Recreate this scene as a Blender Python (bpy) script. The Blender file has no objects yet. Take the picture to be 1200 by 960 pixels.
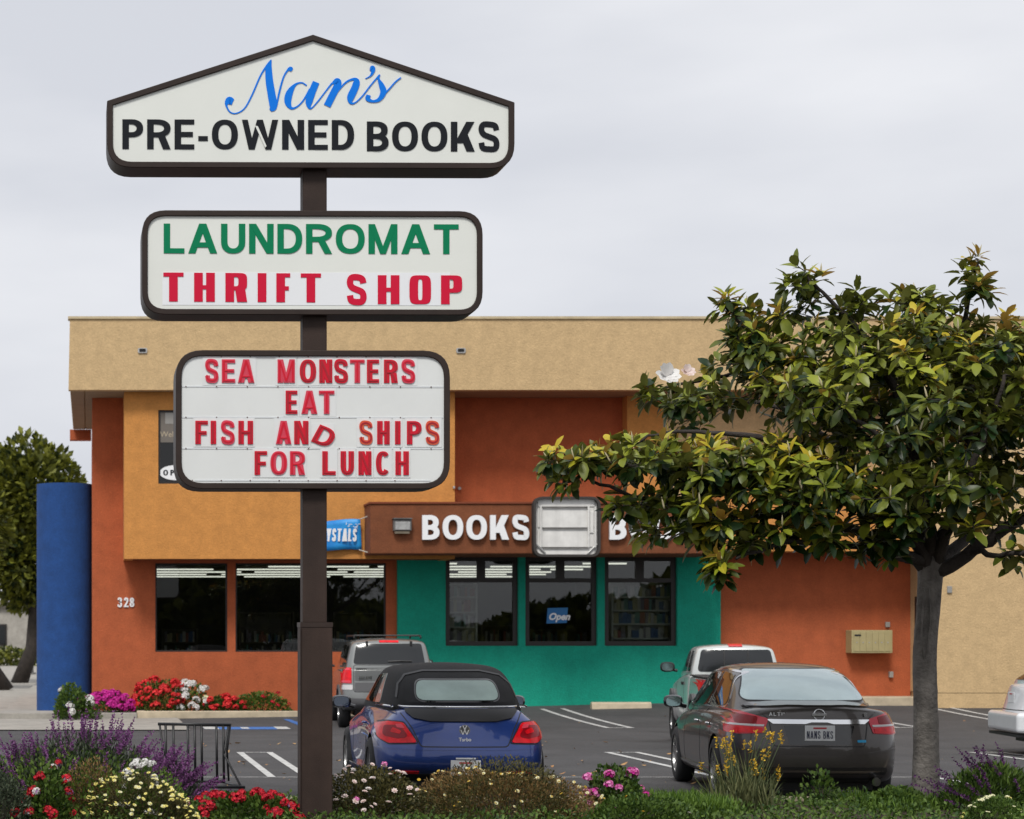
import bpy, bmesh, math, random
from mathutils import Vector, Matrix
from mathutils.bvhtree import BVHTree
from math import radians, sin, cos, pi
SC = bpy.context.scene
COL = SC.collection
F, PX, PY, HC = 2370.0, 105.0, 745.0, 1.75      # focal length and vanishing point of the photograph, eye height
# ---------------------------------------------------------------- camera
cd = bpy.data.cameras.new("camera")
cam = bpy.data.objects.new("camera", cd); COL.objects.link(cam)
cam.location = (0, 0, HC); cam.rotation_euler = (radians(90), 0, 0)
cd.sensor_width = 36; cd.lens = F / 1200 * 36
cd.shift_x = (600 - PX) / 1200; cd.shift_y = (PY - 480) / 1200
cd.clip_end = 3000; cd.clip_start = .5
cd.dof.use_dof = True; cd.dof.focus_distance = 18.6; cd.dof.aperture_fstop = 3.8
SC.camera = cam
# ---------------------------------------------------------------- sky and sun (bright overcast)
W = bpy.data.worlds.new("World"); SC.world = W; W.use_nodes = True
nt = W.node_tree; nt.nodes.clear()
def N(t, typ, **kw):
    n = t.nodes.new(typ)
    for k, v in kw.items(): setattr(n, k, v)
    return n
SUN_EL, SUN_AZ = radians(52), radians(200)       # azimuth clockwise from +Y: behind the camera, a little left
sky = N(nt, 'ShaderNodeTexSky', sky_type='NISHITA'); sky.sun_disc = False
sky.sun_elevation = SUN_EL; sky.sun_rotation = SUN_AZ; sky.dust_density = 4
bg1 = N(nt, 'ShaderNodeBackground'); bg1.inputs[1].default_value = 0.05
nt.links.new(sky.outputs[0], bg1.inputs[0])
tc = N(nt, 'ShaderNodeTexCoord'); mp = N(nt, 'ShaderNodeMapping'); mp.inputs['Scale'].default_value = (1.6, 1.6, 5.5)
nz = N(nt, 'ShaderNodeTexNoise'); nz.inputs['Scale'].default_value = 1.7; nz.inputs['Detail'].default_value = 5; nz.inputs['Roughness'].default_value = .48
cr = N(nt, 'ShaderNodeValToRGB')
cr.color_ramp.elements[0].position = .36; cr.color_ramp.elements[0].color = (.66, .68, .735, 1)
cr.color_ramp.elements[1].position = .64; cr.color_ramp.elements[1].color = (.84, .85, .885, 1)
nt.links.new(tc.outputs['Generated'], mp.inputs[0]); nt.links.new(mp.outputs[0], nz.inputs[0]); nt.links.new(nz.outputs[0], cr.inputs[0])
bg2 = N(nt, 'ShaderNodeBackground'); bg2.inputs[1].default_value = 0.93
nt.links.new(cr.outputs[0], bg2.inputs[0])
mx = N(nt, 'ShaderNodeMixShader'); mx.inputs[0].default_value = .93     # thick cloud with a little of the blue behind it
nt.links.new(bg1.outputs[0], mx.inputs[1]); nt.links.new(bg2.outputs[0], mx.inputs[2])
wo = N(nt, 'ShaderNodeOutputWorld'); nt.links.new(mx.outputs[0], wo.inputs[0])
sl = bpy.data.lights.new("sun", 'SUN'); sl.energy = 2.1; sl.angle = radians(15); sl.color = (1, .965, .91)
so = bpy.data.objects.new("sun", sl); COL.objects.link(so)
sd = Vector((sin(SUN_AZ) * cos(SUN_EL), cos(SUN_AZ) * cos(SUN_EL), sin(SUN_EL)))
so.rotation_euler = sd.to_track_quat('Z', 'Y').to_euler()
SC.view_settings.view_transform = 'Standard'; SC.view_settings.look = 'None'
SC.view_settings.exposure = .22; SC.view_settings.gamma = 1
SC.cycles.max_bounces = 6; SC.cycles.transparent_max_bounces = 12
# ---------------------------------------------------------------- helpers
R = random.Random(7)
def PX2(px, Y): return (px - PX) * Y / F
def PZ2(py, Y): return HC + (PY - py) * Y / F
def P3(px, py, Y): return Vector((PX2(px, Y), Y, PZ2(py, Y)))
MATS = {}
def mat(name, col, rough=.8, metal=0., var=.0, vscale=3., bump=0., bscale=40., col2=None, spec=.5, coat=0., emis=None, es=1., trans=0., detail=6, streak=0., sss=0., speck=0., stain=0.):
    m = bpy.data.materials.new(name); m.use_nodes = True; t = m.node_tree
    b = t.nodes['Principled BSDF']; L = t.links.new
    b.inputs['Roughness'].default_value = rough; b.inputs['Metallic'].default_value = metal
    b.inputs['Specular IOR Level'].default_value = spec
    b.inputs['Coat Weight'].default_value = coat; b.inputs['Coat Roughness'].default_value = .04
    b.inputs['Base Color'].default_value = (*col, 1)
    tcn = N(t, 'ShaderNodeTexCoord')
    if var or col2:
        n1 = N(t, 'ShaderNodeTexNoise'); n1.inputs['Scale'].default_value = vscale; n1.inputs['Detail'].default_value = detail; n1.inputs['Roughness'].default_value = .62
        L(tcn.outputs['Object'], n1.inputs[0])
        rp = N(t, 'ShaderNodeValToRGB'); rp.color_ramp.elements[0].position = .32; rp.color_ramp.elements[1].position = .68
        c2 = col2 if col2 else tuple(min(1, c * (1 + var)) for c in col)
        c1 = col if col2 else tuple(c * (1 - var) for c in col)
        rp.color_ramp.elements[0].color = (*c1, 1); rp.color_ramp.elements[1].color = (*c2, 1)
        L(n1.outputs[0], rp.inputs[0]); src = rp.outputs[0]
        if streak:
            mp = N(t, 'ShaderNodeMapping'); mp.inputs['Scale'].default_value = (3.2, 3.2, .35)
            n3 = N(t, 'ShaderNodeTexNoise'); n3.inputs['Scale'].default_value = 1.6; n3.inputs['Detail'].default_value = 5
            L(tcn.outputs['Object'], mp.inputs[0]); L(mp.outputs[0], n3.inputs[0])
            r3 = N(t, 'ShaderNodeValToRGB'); r3.color_ramp.elements[0].position = .38; r3.color_ramp.elements[1].position = .62
            r3.color_ramp.elements[0].color = (1 - streak,) * 3 + (1,); r3.color_ramp.elements[1].color = (1, 1, 1, 1)
            L(n3.outputs[0], r3.inputs[0])
            mm = N(t, 'ShaderNodeMix', data_type='RGBA', blend_type='MULTIPLY'); mm.inputs[0].default_value = 1
            L(src, mm.inputs[6]); L(r3.outputs[0], mm.inputs[7]); src = mm.outputs[2]
        for amt, sc_, lo, hi in ((speck, 26., .35, .65), (stain, .55, .56, .72)):
            if not amt: continue
            n4 = N(t, 'ShaderNodeTexNoise'); n4.inputs['Scale'].default_value = sc_; n4.inputs['Detail'].default_value = 6; n4.inputs['Roughness'].default_value = .7; n4.inputs['Distortion'].default_value = .6 if sc_ > 5 else .2
            L(tcn.outputs['Object'], n4.inputs[0]); r4 = N(t, 'ShaderNodeValToRGB'); r4.color_ramp.elements[0].position = lo; r4.color_ramp.elements[1].position = hi
            a_, b_ = ((1 - amt, 1 + amt * .5) if sc_ > 5 else (1, 1 - amt)); r4.color_ramp.elements[0].color = (a_, a_, a_, 1); r4.color_ramp.elements[1].color = (b_, b_, b_, 1)
            L(n4.outputs[0], r4.inputs[0]); m4 = N(t, 'ShaderNodeMix', data_type='RGBA', blend_type='MULTIPLY'); m4.inputs[0].default_value = 1
            L(src, m4.inputs[6]); L(r4.outputs[0], m4.inputs[7]); src = m4.outputs[2]
        L(src, b.inputs['Base Color'])
    if bump:
        n2 = N(t, 'ShaderNodeTexNoise'); n2.inputs['Scale'].default_value = bscale; n2.inputs['Detail'].default_value = 4
        L(tcn.outputs['Object'], n2.inputs[0])
        bp = N(t, 'ShaderNodeBump'); bp.inputs['Strength'].default_value = bump; bp.inputs['Distance'].default_value = .02
        L(n2.outputs[0], bp.inputs['Height']); L(bp.outputs[0], b.inputs['Normal'])
    if emis:
        b.inputs['Emission Color'].default_value = (*emis, 1); b.inputs['Emission Strength'].default_value = es
    if trans: b.inputs['Transmission Weight'].default_value = trans
    if sss:
        b.inputs['Subsurface Weight'].default_value = sss; b.inputs['Subsurface Radius'].default_value = (.02, .02, .01)
    MATS[name] = m
    return m
def glass_mat(name, tint, refl=1.0, rough=.0):
    """thin window pane: tinted see-through plus a mirror that grows towards grazing angles"""
    m = bpy.data.materials.new(name); m.use_nodes = True; t = m.node_tree; t.nodes.clear(); L = t.links.new
    tr = N(t, 'ShaderNodeBsdfTransparent'); tr.inputs[0].default_value = (*tint, 1)
    gl = N(t, 'ShaderNodeBsdfGlossy'); gl.inputs[0].default_value = (refl, refl, refl, 1); gl.inputs['Roughness'].default_value = rough
    fr = N(t, 'ShaderNodeFresnel'); fr.inputs[0].default_value = 1.5
    mm = N(t, 'ShaderNodeMath', operation='MULTIPLY'); mm.inputs[1].default_value = 1.15; mm.use_clamp = True
    mx = N(t, 'ShaderNodeMixShader'); o = N(t, 'ShaderNodeOutputMaterial')
    L(fr.outputs[0], mm.inputs[0]); L(mm.outputs[0], mx.inputs[0]); L(tr.outputs[0], mx.inputs[1]); L(gl.outputs[0], mx.inputs[2]); L(mx.outputs[0], o.inputs[0])
    MATS[name] = m; return m
def leaf_mat(name, c1, c2, rough=.5, under=None, transl=.25, spec=.4, vs=7.):
    """leaf: colour varies from leaf to leaf, some light passes through"""
    m = bpy.data.materials.new(name); m.use_nodes = True; t = m.node_tree; t.nodes.clear(); L = t.links.new
    b = N(t, 'ShaderNodeBsdfPrincipled'); b.inputs['Roughness'].default_value = rough; b.inputs['Specular IOR Level'].default_value = spec
    tcn = N(t, 'ShaderNodeTexCoord'); n1 = N(t, 'ShaderNodeTexNoise'); n1.inputs['Scale'].default_value = vs; n1.inputs['Detail'].default_value = 4
    L(tcn.outputs['Object'], n1.inputs[0])
    at = N(t, 'ShaderNodeAttribute'); at.attribute_name = 'tint'
    ad = N(t, 'ShaderNodeMath', operation='MULTIPLY_ADD'); ad.inputs[1].default_value = .5
    L(n1.outputs[0], ad.inputs[0]); L(at.outputs['Fac'], ad.inputs[2])
    rp = N(t, 'ShaderNodeValToRGB'); rp.color_ramp.elements[0].position = .25; rp.color_ramp.elements[1].position = 1.1 if False else 1.
    rp.color_ramp.elements[0].color = (*c1, 1); rp.color_ramp.elements[1].color = (*c2, 1)
    L(ad.outputs[0], rp.inputs[0]); src = rp.outputs[0]
    if under:
        ge = N(t, 'ShaderNodeNewGeometry'); mm = N(t, 'ShaderNodeMix', data_type='RGBA'); mm.inputs[7].default_value = (*under, 1)
        L(ge.outputs['Backfacing'], mm.inputs[0]); L(src, mm.inputs[6]); src = mm.outputs[2]
    L(src, b.inputs['Base Color'])
    tl = N(t, 'ShaderNodeBsdfTranslucent'); L(src, tl.inputs[0])
    mx = N(t, 'ShaderNodeMixShader'); mx.inputs[0].default_value = transl; o = N(t, 'ShaderNodeOutputMaterial')
    L(b.outputs[0], mx.inputs[1]); L(tl.outputs[0], mx.inputs[2]); L(mx.outputs[0], o.inputs[0])
    MATS[name] = m; return m

def thing(name, label, cat, loc=(0, 0, 0), rz=0, group=None):
    o = bpy.data.objects.new(name, None); COL.objects.link(o)
    o.location = loc; o.rotation_euler = (0, 0, rz); o.empty_display_size = .2
    o['label'] = label; o['category'] = cat
    if group: o['group'] = group
    return o
def tag(o, label=None, cat=None, group=None, kind=None):
    if label: o['label'] = label
    if cat: o['category'] = cat
    if group: o['group'] = group
    if kind: o['kind'] = kind
    return o
def link(name, me, parent=None, world=False):
    o = bpy.data.objects.new(name, me); COL.objects.link(o)
    if parent:
        o.parent = parent
        if world:
            p = parent; T = Matrix.Identity(4)
            ch = []
            while p: ch.append(p); p = p.parent
            for q in reversed(ch):
                T = T @ q.matrix_parent_inverse @ (Matrix.Translation(q.location) @ q.rotation_euler.to_matrix().to_4x4())
            o.matrix_parent_inverse = T.inverted()
    return o
def finish(bm, mats, smooth=False, normals=True):
    if normals: bmesh.ops.recalc_face_normals(bm, faces=bm.faces)
    me = bpy.data.meshes.new("m"); bm.to_mesh(me); bm.free()
    for m in (mats if isinstance(mats, (list, tuple)) else [mats]): me.materials.append(MATS[m] if isinstance(m, str) else m)
    if smooth:
        for p in me.polygons: p.use_smooth = True
    return me
def obj(name, bm, mats, parent=None, smooth=False, world=True, bevel=0, normals=True, seg=2, auto=None):
    me = finish(bm, mats, smooth, normals); me.name = name
    o = link(name, me, parent, world)
    if bevel:
        md = o.modifiers.new("b", 'BEVEL'); md.width = bevel; md.segments = seg; md.limit_method = 'ANGLE'; md.angle_limit = radians(40)
    if auto is not None: me.set_sharp_from_angle(angle=radians(auto))
    return o
def box(bm, x0, x1, y0, y1, z0, z1, mi=0):
    v = [bm.verts.new(p) for p in ((x0, y0, z0), (x1, y0, z0), (x1, y1, z0), (x0, y1, z0), (x0, y0, z1), (x1, y0, z1), (x1, y1, z1), (x0, y1, z1))]
    for f in ((0, 1, 5, 4), (1, 2, 6, 5), (2, 3, 7, 6), (3, 0, 4, 7), (4, 5, 6, 7), (3, 2, 1, 0)):
        bm.faces.new([v[i] for i in f]).material_index = mi
    return v
def BB(*a, **k):
    bm = bmesh.new(); box(bm, *a, **k); return bm
def frame_from(d):
    d = d.normalized(); u = d.cross(Vector((0, 0, 1)))
    if u.length < 1e-3: u = Vector((1, 0, 0))
    u.normalize(); return u, d.cross(u).normalized()
def tube(bm, pts, rad, n=8, cap=True, mi=0):
    pts = [Vector(p) for p in pts]; rings = []
    rads = rad if isinstance(rad, (list, tuple)) else [rad] * len(pts)
    u = None
    for i, p in enumerate(pts):
        d = (pts[min(i + 1, len(pts) - 1)] - pts[max(i - 1, 0)])
        if d.length < 1e-6: d = Vector((0, 0, 1))
        d.normalize()
        if u is None: u, v = frame_from(d)
        else:
            u = (u - d * u.dot(d)); u = u.normalized() if u.length > 1e-4 else frame_from(d)[0]
            v = d.cross(u)
        rings.append([bm.verts.new(p + (u * cos(2 * pi * k / n) + v * sin(2 * pi * k / n)) * rads[i]) for k in range(n)])
    for a, b in zip(rings, rings[1:]):
        for k in range(n): bm.faces.new((a[k], a[(k + 1) % n], b[(k + 1) % n], b[k])).material_index = mi
    if cap:
        bm.faces.new(rings[0][::-1]).material_index = mi; bm.faces.new(rings[-1]).material_index = mi
def prism(bm, pts, y0, y1, mi=0):
    """polygon in x,z extruded along y; pts a list of (x, z)"""
    a = [bm.verts.new((x, y0, z)) for x, z in pts]; b = [bm.verts.new((x, y1, z)) for x, z in pts]
    bm.faces.new(a).material_index = mi; bm.faces.new(b[::-1]).material_index = mi
    for i in range(len(pts)):
        j = (i + 1) % len(pts); bm.faces.new((a[i], b[i], b[j], a[j])).material_index = mi
def rpoly(pts, r, n=6):
    """round the corners of a polygon; r one number or a list"""
    out = []; L = len(pts); rs = r if isinstance(r, (list, tuple)) else [r] * L
    for i in range(L):
        p = Vector(pts[i]); a = Vector(pts[i - 1]); b = Vector(pts[(i + 1) % L]); q = rs[i]
        if q <= 0: out.append(tuple(p)); continue
        da = (a - p); db = (b - p); la, lb = da.length, db.length; da.normalize(); db.normalize()
        k = min(q / math.tan(max(.05, da.angle(db) / 2)), la * .49, lb * .49)
        s, e = p + da * k, p + db * k
        for j in range(n + 1):
            t = j / n; out.append(tuple(s * (1 - t) ** 2 + p * 2 * t * (1 - t) + e * t * t))
    return out
def rect(x0, z0, x1, z1): return [(x0, z0), (x1, z0), (x1, z1), (x0, z1)]
def ring_prism(bm, outer, inner, y0, y1, mi=0):
    """frame between two outlines with the same number of points"""
    n = len(outer)
    A = [bm.verts.new((x, y0, z)) for x, z in outer]; B = [bm.verts.new((x, y0, z)) for x, z in inner]
    C = [bm.verts.new((x, y1, z)) for x, z in outer]; D = [bm.verts.new((x, y1, z)) for x, z in inner]
    for i in range(n):
        j = (i + 1) % n
        for f in ((A[i], A[j], B[j], B[i]), (C[j], C[i], D[i], D[j]), (A[j], A[i], C[i], C[j]), (B[i], B[j], D[j], D[i])):
            bm.faces.new(f).material_index = mi
def wall(bm, x0, x1, z0, z1, y0, y1, holes=()):
    xs = sorted({x0, x1, *[h[0] for h in holes], *[h[2] for h in holes]}); zs = sorted({z0, z1, *[h[1] for h in holes], *[h[3] for h in holes]})
    def solid(i, j):
        if i < 0 or j < 0 or i >= len(xs) - 1 or j >= len(zs) - 1: return False
        cx, cz = (xs[i] + xs[i + 1]) / 2, (zs[j] + zs[j + 1]) / 2
        return not any(h[0] < cx < h[2] and h[1] < cz < h[3] for h in holes)
    q = lambda *ps: bm.faces.new([bm.verts.new(p) for p in ps])
    for i in range(len(xs) - 1):
        for j in range(len(zs) - 1):
            if not solid(i, j): continue
            a, b, c, d = xs[i], xs[i + 1], zs[j], zs[j + 1]
            q((a, y0, c), (b, y0, c), (b, y0, d), (a, y0, d)); q((b, y1, c), (a, y1, c), (a, y1, d), (b, y1, d))
            if not solid(i - 1, j): q((a, y1, c), (a, y0, c), (a, y0, d), (a, y1, d))
            if not solid(i + 1, j): q((b, y0, c), (b, y1, c), (b, y1, d), (b, y0, d))
            if not solid(i, j - 1): q((a, y1, c), (b, y1, c), (b, y0, c), (a, y0, c))
            if not solid(i, j + 1): q((a, y0, d), (b, y0, d), (b, y1, d), (a, y1, d))
    bmesh.ops.remove_doubles(bm, verts=bm.verts, dist=1e-5)
# ---------------------------------------------------------------- lettering (built from strokes; every stroke a hair prouder than the last)
def cr_spline(pts, n=8):
    out = []
    P = [Vector(p) for p in pts]; P = [2 * P[0] - P[1]] + P + [2 * P[-1] - P[-2]]
    for i in range(1, len(P) - 2):
        for k in range(n):
            t = k / n; a, b, c, d = P[i - 1], P[i], P[i + 1], P[i + 2]
            out.append(.5 * ((2 * b) + (c - a) * t + (2 * a - 5 * b + 4 * c - d) * t * t + (3 * b - a - 3 * c + d) * t ** 3))
    out.append(P[-2]); return out
def ribbon2(pts, w):
    """closed outline of a stroke along pts (2-D), w one width or one per point"""
    P = [Vector(p[:2]) for p in pts]; ws = w if isinstance(w, (list, tuple)) else [w] * len(P); Lf, Rt = [], []
    for i, p in enumerate(P):
        d = P[min(i + 1, len(P) - 1)] - P[max(i - 1, 0)]; d = d.normalized() if d.length > 1e-9 else Vector((1, 0)); n = Vector((-d.y, d.x)) * ws[i] / 2
        Lf.append(p + n); Rt.append(p - n)
    return Lf, Rt
GW = dict(A=.98, B=.82, C=.90, D=.84, E=.74, F=.68, G=.94, H=.82, I=.21, K=.9, L=.70, M=.98, N=.83, O=.98, P=.78, R=.88, S=.82, T=.84, U=.82, W=1.36, Y=.92, V=.92, X=.9)
GW['-'] = .36; GW['2'] = .62; GW['3'] = .62; GW['8'] = .64; GW['1'] = .4; GW['7'] = .62; GW['5'] = .62; GW['4'] = .66; GW['6'] = .62; GW['0'] = .64
def glyph(ch, w, t, th, sq=2.3):
    """strokes of a capital in a box w wide and 1 high: ('q', four points) or ('r', left points, right points)"""
    o = []; q = lambda *p: o.append(('q', p))
    V = lambda x, a=0., b=1.: q((x, a), (x + t, a), (x + t, b), (x, b))
    H = lambda y, a, b: q((a, y), (b, y), (b, y + th), (a, y + th))
    D = lambda xa, ya, xb, yb, k=1.12: q((xa, ya), (xa + t * k, ya), (xb + t * k, yb), (xb, yb))
    def arc(cx, cy, rx, ry, a0, a1, n=14):
        Lf, Rt = [], []; e = 2 / sq
        for i in range(n + 1):
            a = radians(a0 + (a1 - a0) * i / n); c, s = cos(a), sin(a); cc = math.copysign(abs(c) ** e, c); ss = math.copysign(abs(s) ** e, s)
            Lf.append(Vector((cx + rx * cc, cy + ry * ss))); Rt.append(Vector((cx + max(.01, rx - t) * cc, cy + max(.01, ry - th) * ss)))
        o.append(('r', Lf, Rt))
    m = .5 - th / 2
    if ch == 'A': D(0, 0, w / 2 - t * .56, 1); D(w - t * 1.12, 0, w / 2 - t * .56, 1); H(.2, w * .2, w * .8)
    elif ch in 'BPR':
        V(0); bh = .5 + th / 2; x = w * (.42 if ch != 'R' else .4); ww = w - (.03 if ch == 'B' else 0)
        y0 = 1 - bh if ch == 'B' else .40
        H(1 - th, t, x); H(y0 if ch != 'B' else m, t, x); arc(x, (1 + (y0 if ch != 'B' else m)) / 2, ww - x, (1 - (y0 if ch != 'B' else m)) / 2, -90, 90)
        if ch == 'B': H(0, t, x); arc(x, (m + th) / 2, w - x, (m + th) / 2, -90, 90)
        if ch == 'R': D(w - t * 1.15, 0, w * .45, .44, 1.15)
    elif ch in 'CG':
        arc(w / 2, .5, w / 2, .5, 42 if ch == 'C' else 38, 318 if ch == 'C' else 290, 26)
        if ch == 'G': H(.5 - th, w * .52, w); V(w - t, .06, .5 - th)
    elif ch in 'O0': arc(w / 2, .5, w / 2, .5, 0, 360, 36)
    elif ch == 'D': V(0); x = w * .38; H(1 - th, t, x); H(0, t, x); arc(x, .5, w - x, .5, -90, 90, 20)
    elif ch == 'E': V(0); H(1 - th, t, w); H(0, t, w); H(m, t, w * .93)
    elif ch == 'F': V(0); H(1 - th, t, w); H(m - .02, t, w * .9)
    elif ch == 'H': V(0); V(w - t); H(m, t, w - t)
    elif ch == 'I': V(0)
    elif ch == 'K': V(0); D(t * .6, .28, w - t * 1.3, 1, 1.25); D(w - t * 1.25, 0, w * .36, .58, 1.25)
    elif ch == 'L': V(0); H(0, t, w)
    elif ch == 'M': V(0); V(w - t); D(w / 2 - t * .45, 0, t * .1, 1, .9); D(w / 2 - t * .45, 0, w - t * 1.0, 1, .9)
    elif ch == 'N': V(0); V(w - t); D(w - t * 1.1, 0, 0, 1, 1.1)
    elif ch == 'T': V(w / 2 - t / 2, 0, 1 - th); H(1 - th, 0, w)
    elif ch == 'U': V(0, .4); V(w - t, .4); arc(w / 2, .4, w / 2, .4, 180, 360, 18)
    elif ch == 'V': D(w / 2 - t * .56, 0, 0, 1); D(w / 2 - t * .56, 0, w - t * 1.12, 1)
    elif ch == 'X': D(0, 0, w - t * 1.12, 1); D(w - t * 1.12, 0, 0, 1)
    elif ch == 'W':
        for a, b in ((.27, 0), (.27, .5), (.73, .5), (.73, 1)):
            D(w * a - t * .45, 0, b * (w - t * .9), 1, .9)
    elif ch == 'Y': V(w / 2 - t / 2, 0, .42); D(w / 2 - t * .56, .4, 0, 1); D(w / 2 - t * .56, .4, w - t * 1.12, 1)
    elif ch in 'S8325':
        h = t * .5; v = th * .5; a = (w - t) / 2; c = w / 2
        if ch == 'S': pts = [(c + a * .98, .72), (c + a * .78, .87), (c, 1 - v), (c - a * .8, .9), (c - a, .73), (c - a * .7, .58), (c, .5), (c + a * .75, .42), (c + a, .27), (c + a * .8, .1), (c, v), (c - a * .8, .12), (c - a, .3)]
        elif ch == '3': pts = [(c - a * .95, .76), (c - a * .6, .93), (c, 1 - v), (c + a * .85, .88), (c + a * .9, .7), (c + a * .5, .55), (c - a * .2, .52), (c + a * .6, .49), (c + a, .3), (c + a * .8, .1), (c, v), (c - a * .8, .1), (c - a, .27)]
        elif ch == '2': pts = [(c - a * .95, .7), (c - a * .75, .9), (c, 1 - v), (c + a * .85, .88), (c + a * .9, .68), (c + a * .5, .48), (c - a * .3, .26), (c - a * .8, .1)]; H(0, 0, w)
        elif ch == '5': pts = [(c + a * .9, 1 - v), (c - a * .7, 1 - v), (c - a * .85, .56), (c, .62), (c + a * .9, .5), (c + a, .3), (c + a * .7, .1), (c, v), (c - a, .16)]
        else:
            arc(c, .74, w * .46, .26, 0, 360, 20); arc(c, .27, w / 2, .27, 0, 360, 20); return o
        s = cr_spline(pts, 4); Lf, Rt = ribbon2(s, (t + th) * .5); o.append(('r', Lf, Rt))
    elif ch == '-': H(.28, 0, w)
    elif ch == '1': V(w - t); H(.78, w * .1, w - t)
    elif ch == '7': H(1 - th, 0, w); D(w * .2, 0, w - t * 1.2, 1 - th, 1.2)
    elif ch == '4': V(w * .55); H(.2, 0, w); D(0, .3, w * .5, 1, .9)
    elif ch == '6': arc(w / 2, .3, w / 2, .3, 0, 360, 24); arc(w / 2, .5, w / 2, .5, 60, 180, 14)
    return o
def letter_bm(ch, x0, z0, w, h, y, depth, t=.2, th=.17, sq=2.3, lean=0., bm=None, rot=0.):
    """one letter, lower-left corner at x0, z0, front face at y, body going back by depth"""
    new = bm is None; bm = bm or bmesh.new(); gw = w / h
    def T(p):
        x, z = p[0] * h + lean * p[1] * h, p[1] * h
        if rot: cx, cz = w / 2, h / 2; x, z = cx + (x - cx) * cos(rot) - (z - cz) * sin(rot), cz + (x - cx) * sin(rot) + (z - cz) * cos(rot)
        return (x0 + x, z0 + z)
    for k, s in enumerate(glyph(ch, gw, t, th, sq)):
        yf = y - .0006 * k - (.0006 if depth > .01 else 0)
        if s[0] == 'q':
            prism(bm, [T(p) for p in s[1]], yf, y + depth)
        else:
            A = [bm.verts.new((*[T(p)[0]], yf, T(p)[1])) for p in s[1]]; B = [bm.verts.new((T(p)[0], yf, T(p)[1])) for p in s[2]]
            C = [bm.verts.new((T(p)[0], y + depth, T(p)[1])) for p in s[1]]; D2 = [bm.verts.new((T(p)[0], y + depth, T(p)[1])) for p in s[2]]
            n = len(A)
            for i in range(n - 1):
                bm.faces.new((A[i], A[i + 1], B[i + 1], B[i])); bm.faces.new((A[i + 1], A[i], C[i], C[i + 1])); bm.faces.new((B[i], B[i + 1], D2[i + 1], D2[i]))
            bm.faces.new((A[0], B[0], D2[0], C[0])); bm.faces.new((B[-1], A[-1], C[-1], D2[-1]))
    return bm
def word(txt, x0, x1, z0, h, y, depth, m, parent, t=.2, th=.17, sq=2.3, gap=.16, widths=None, slope=0., name='letter', join=None, lean=0., each=None, world=True):
    """letters of a word fitted between x0 and x1"""
    ws = [(widths(c) if widths else GW.get(c, .5)) if c != ' ' else .38 for c in txt]
    tot = sum(ws) + gap * (len(txt) - 1); sx = (x1 - x0) / tot; x = x0; out = []
    for c, w in zip(txt, ws):
        if c != ' ':
            k = (1., 0.) if each is None else each(c)
            if join is not None: letter_bm(c, x, z0 + slope * (x - x0), w * sx, h, y, depth, t, th, sq, lean, join)
            else:
                bm = letter_bm(c, x, z0 + slope * (x - x0), w * sx, h * k[0], y, depth, t, th, sq, lean, rot=k[1])
                out.append(obj(name, bm, m, parent, world=world, normals=True))
        x += (w + gap) * sx
    return out
def text_mesh(s, size, x, y, z, m, parent, name='lettering', bold=0., lean=0., depth=.001, world=True):
    """small print from the built-in face, upright in the x-z plane"""
    c = bpy.data.curves.new('t', 'FONT'); c.body = s; c.size = size; c.offset = bold; c.shear = lean; c.extrude = depth / 2; c.resolution_u = 3
    o = bpy.data.objects.new('t', c); COL.objects.link(o); bpy.context.view_layer.update()
    me = bpy.data.meshes.new_from_object(o.evaluated_get(bpy.context.evaluated_depsgraph_get())); bpy.data.objects.remove(o)
    me.transform(Matrix.Translation((x, y, z)) @ Matrix.Rotation(radians(90), 4, 'X')); me.materials.clear(); me.materials.append(MATS[m]); me.name = name
    return link(name, me, parent, world)
# ---------------------------------------------------------------- materials
mat('asphalt', (.072, .070, .072), .88, var=.20, vscale=.9, bump=.6, bscale=150, detail=12, speck=.25, stain=.45)
mat('concrete', (.34, .32, .285), .9, var=.2, vscale=2.2, bump=.25, bscale=60, speck=.12, stain=.25)
mat('kerb', (.50, .42, .30), .9, var=.2, vscale=3, bump=.3, bscale=60)
mat('soil', (.055, .038, .026), .95, var=.35, vscale=9, bump=.8, bscale=60)
mat('paint_white', (.36, .36, .35), .8, vscale=7, col2=(.64, .64, .62))
mat('paint_blue', (.05, .15, .42), .8, var=.2, vscale=8)
st = dict(rough=.92, bump=.5, bscale=30, streak=.05, speck=.13)
mat('stucco_tan', (.61, .43, .225), var=.08, vscale=5.5, **st)
mat('stucco_mustard', (.60, .262, .066), var=.09, vscale=4.5, **st)
mat('stucco_red', (.44, .105, .037), var=.11, vscale=3.5, **st)
mat('stucco_brown', (.19, .060, .022), var=.16, vscale=4, **st)
mat('stucco_green', (.005, .335, .228), var=.06, vscale=4, **st)
mat('stucco_blue', (.012, .062, .225), var=.14, vscale=4, **st)
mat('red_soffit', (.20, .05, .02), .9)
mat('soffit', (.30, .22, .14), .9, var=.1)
mat('metal_cap', (.55, .45, .28), .6, var=.2, vscale=2)
mat('bronze', (.034, .023, .019), .5, spec=.25, var=.15, vscale=4)
mat('pole_brown', (.044, .028, .022), .6, spec=.25, var=.22, vscale=2.2, bump=.1, bscale=90, streak=.15)
mat('sign_face', (.77, .79, .74), .4, var=.025, vscale=1.3)
mat('board_face', (.74, .76, .745), .4, var=.03, vscale=2)
mat('strip_white', (.82, .84, .86), .35)
mat('black_letter', (.012, .014, .018), .6, spec=.15)
mat('blue_letter', (.003, .19, .78), .6, spec=.15)
mat('green_letter', (.001, .20, .085), .6, spec=.15)
mat('magenta_letter', (.62, .010, .045), .6, spec=.15)
mat('red_letter', (.62, .008, .028), .4, spec=.3)
mat('pink_red_letter', (.66, .045, .085), .3)
mat('orange_red_letter', (.68, .09, .035), .3)
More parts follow.
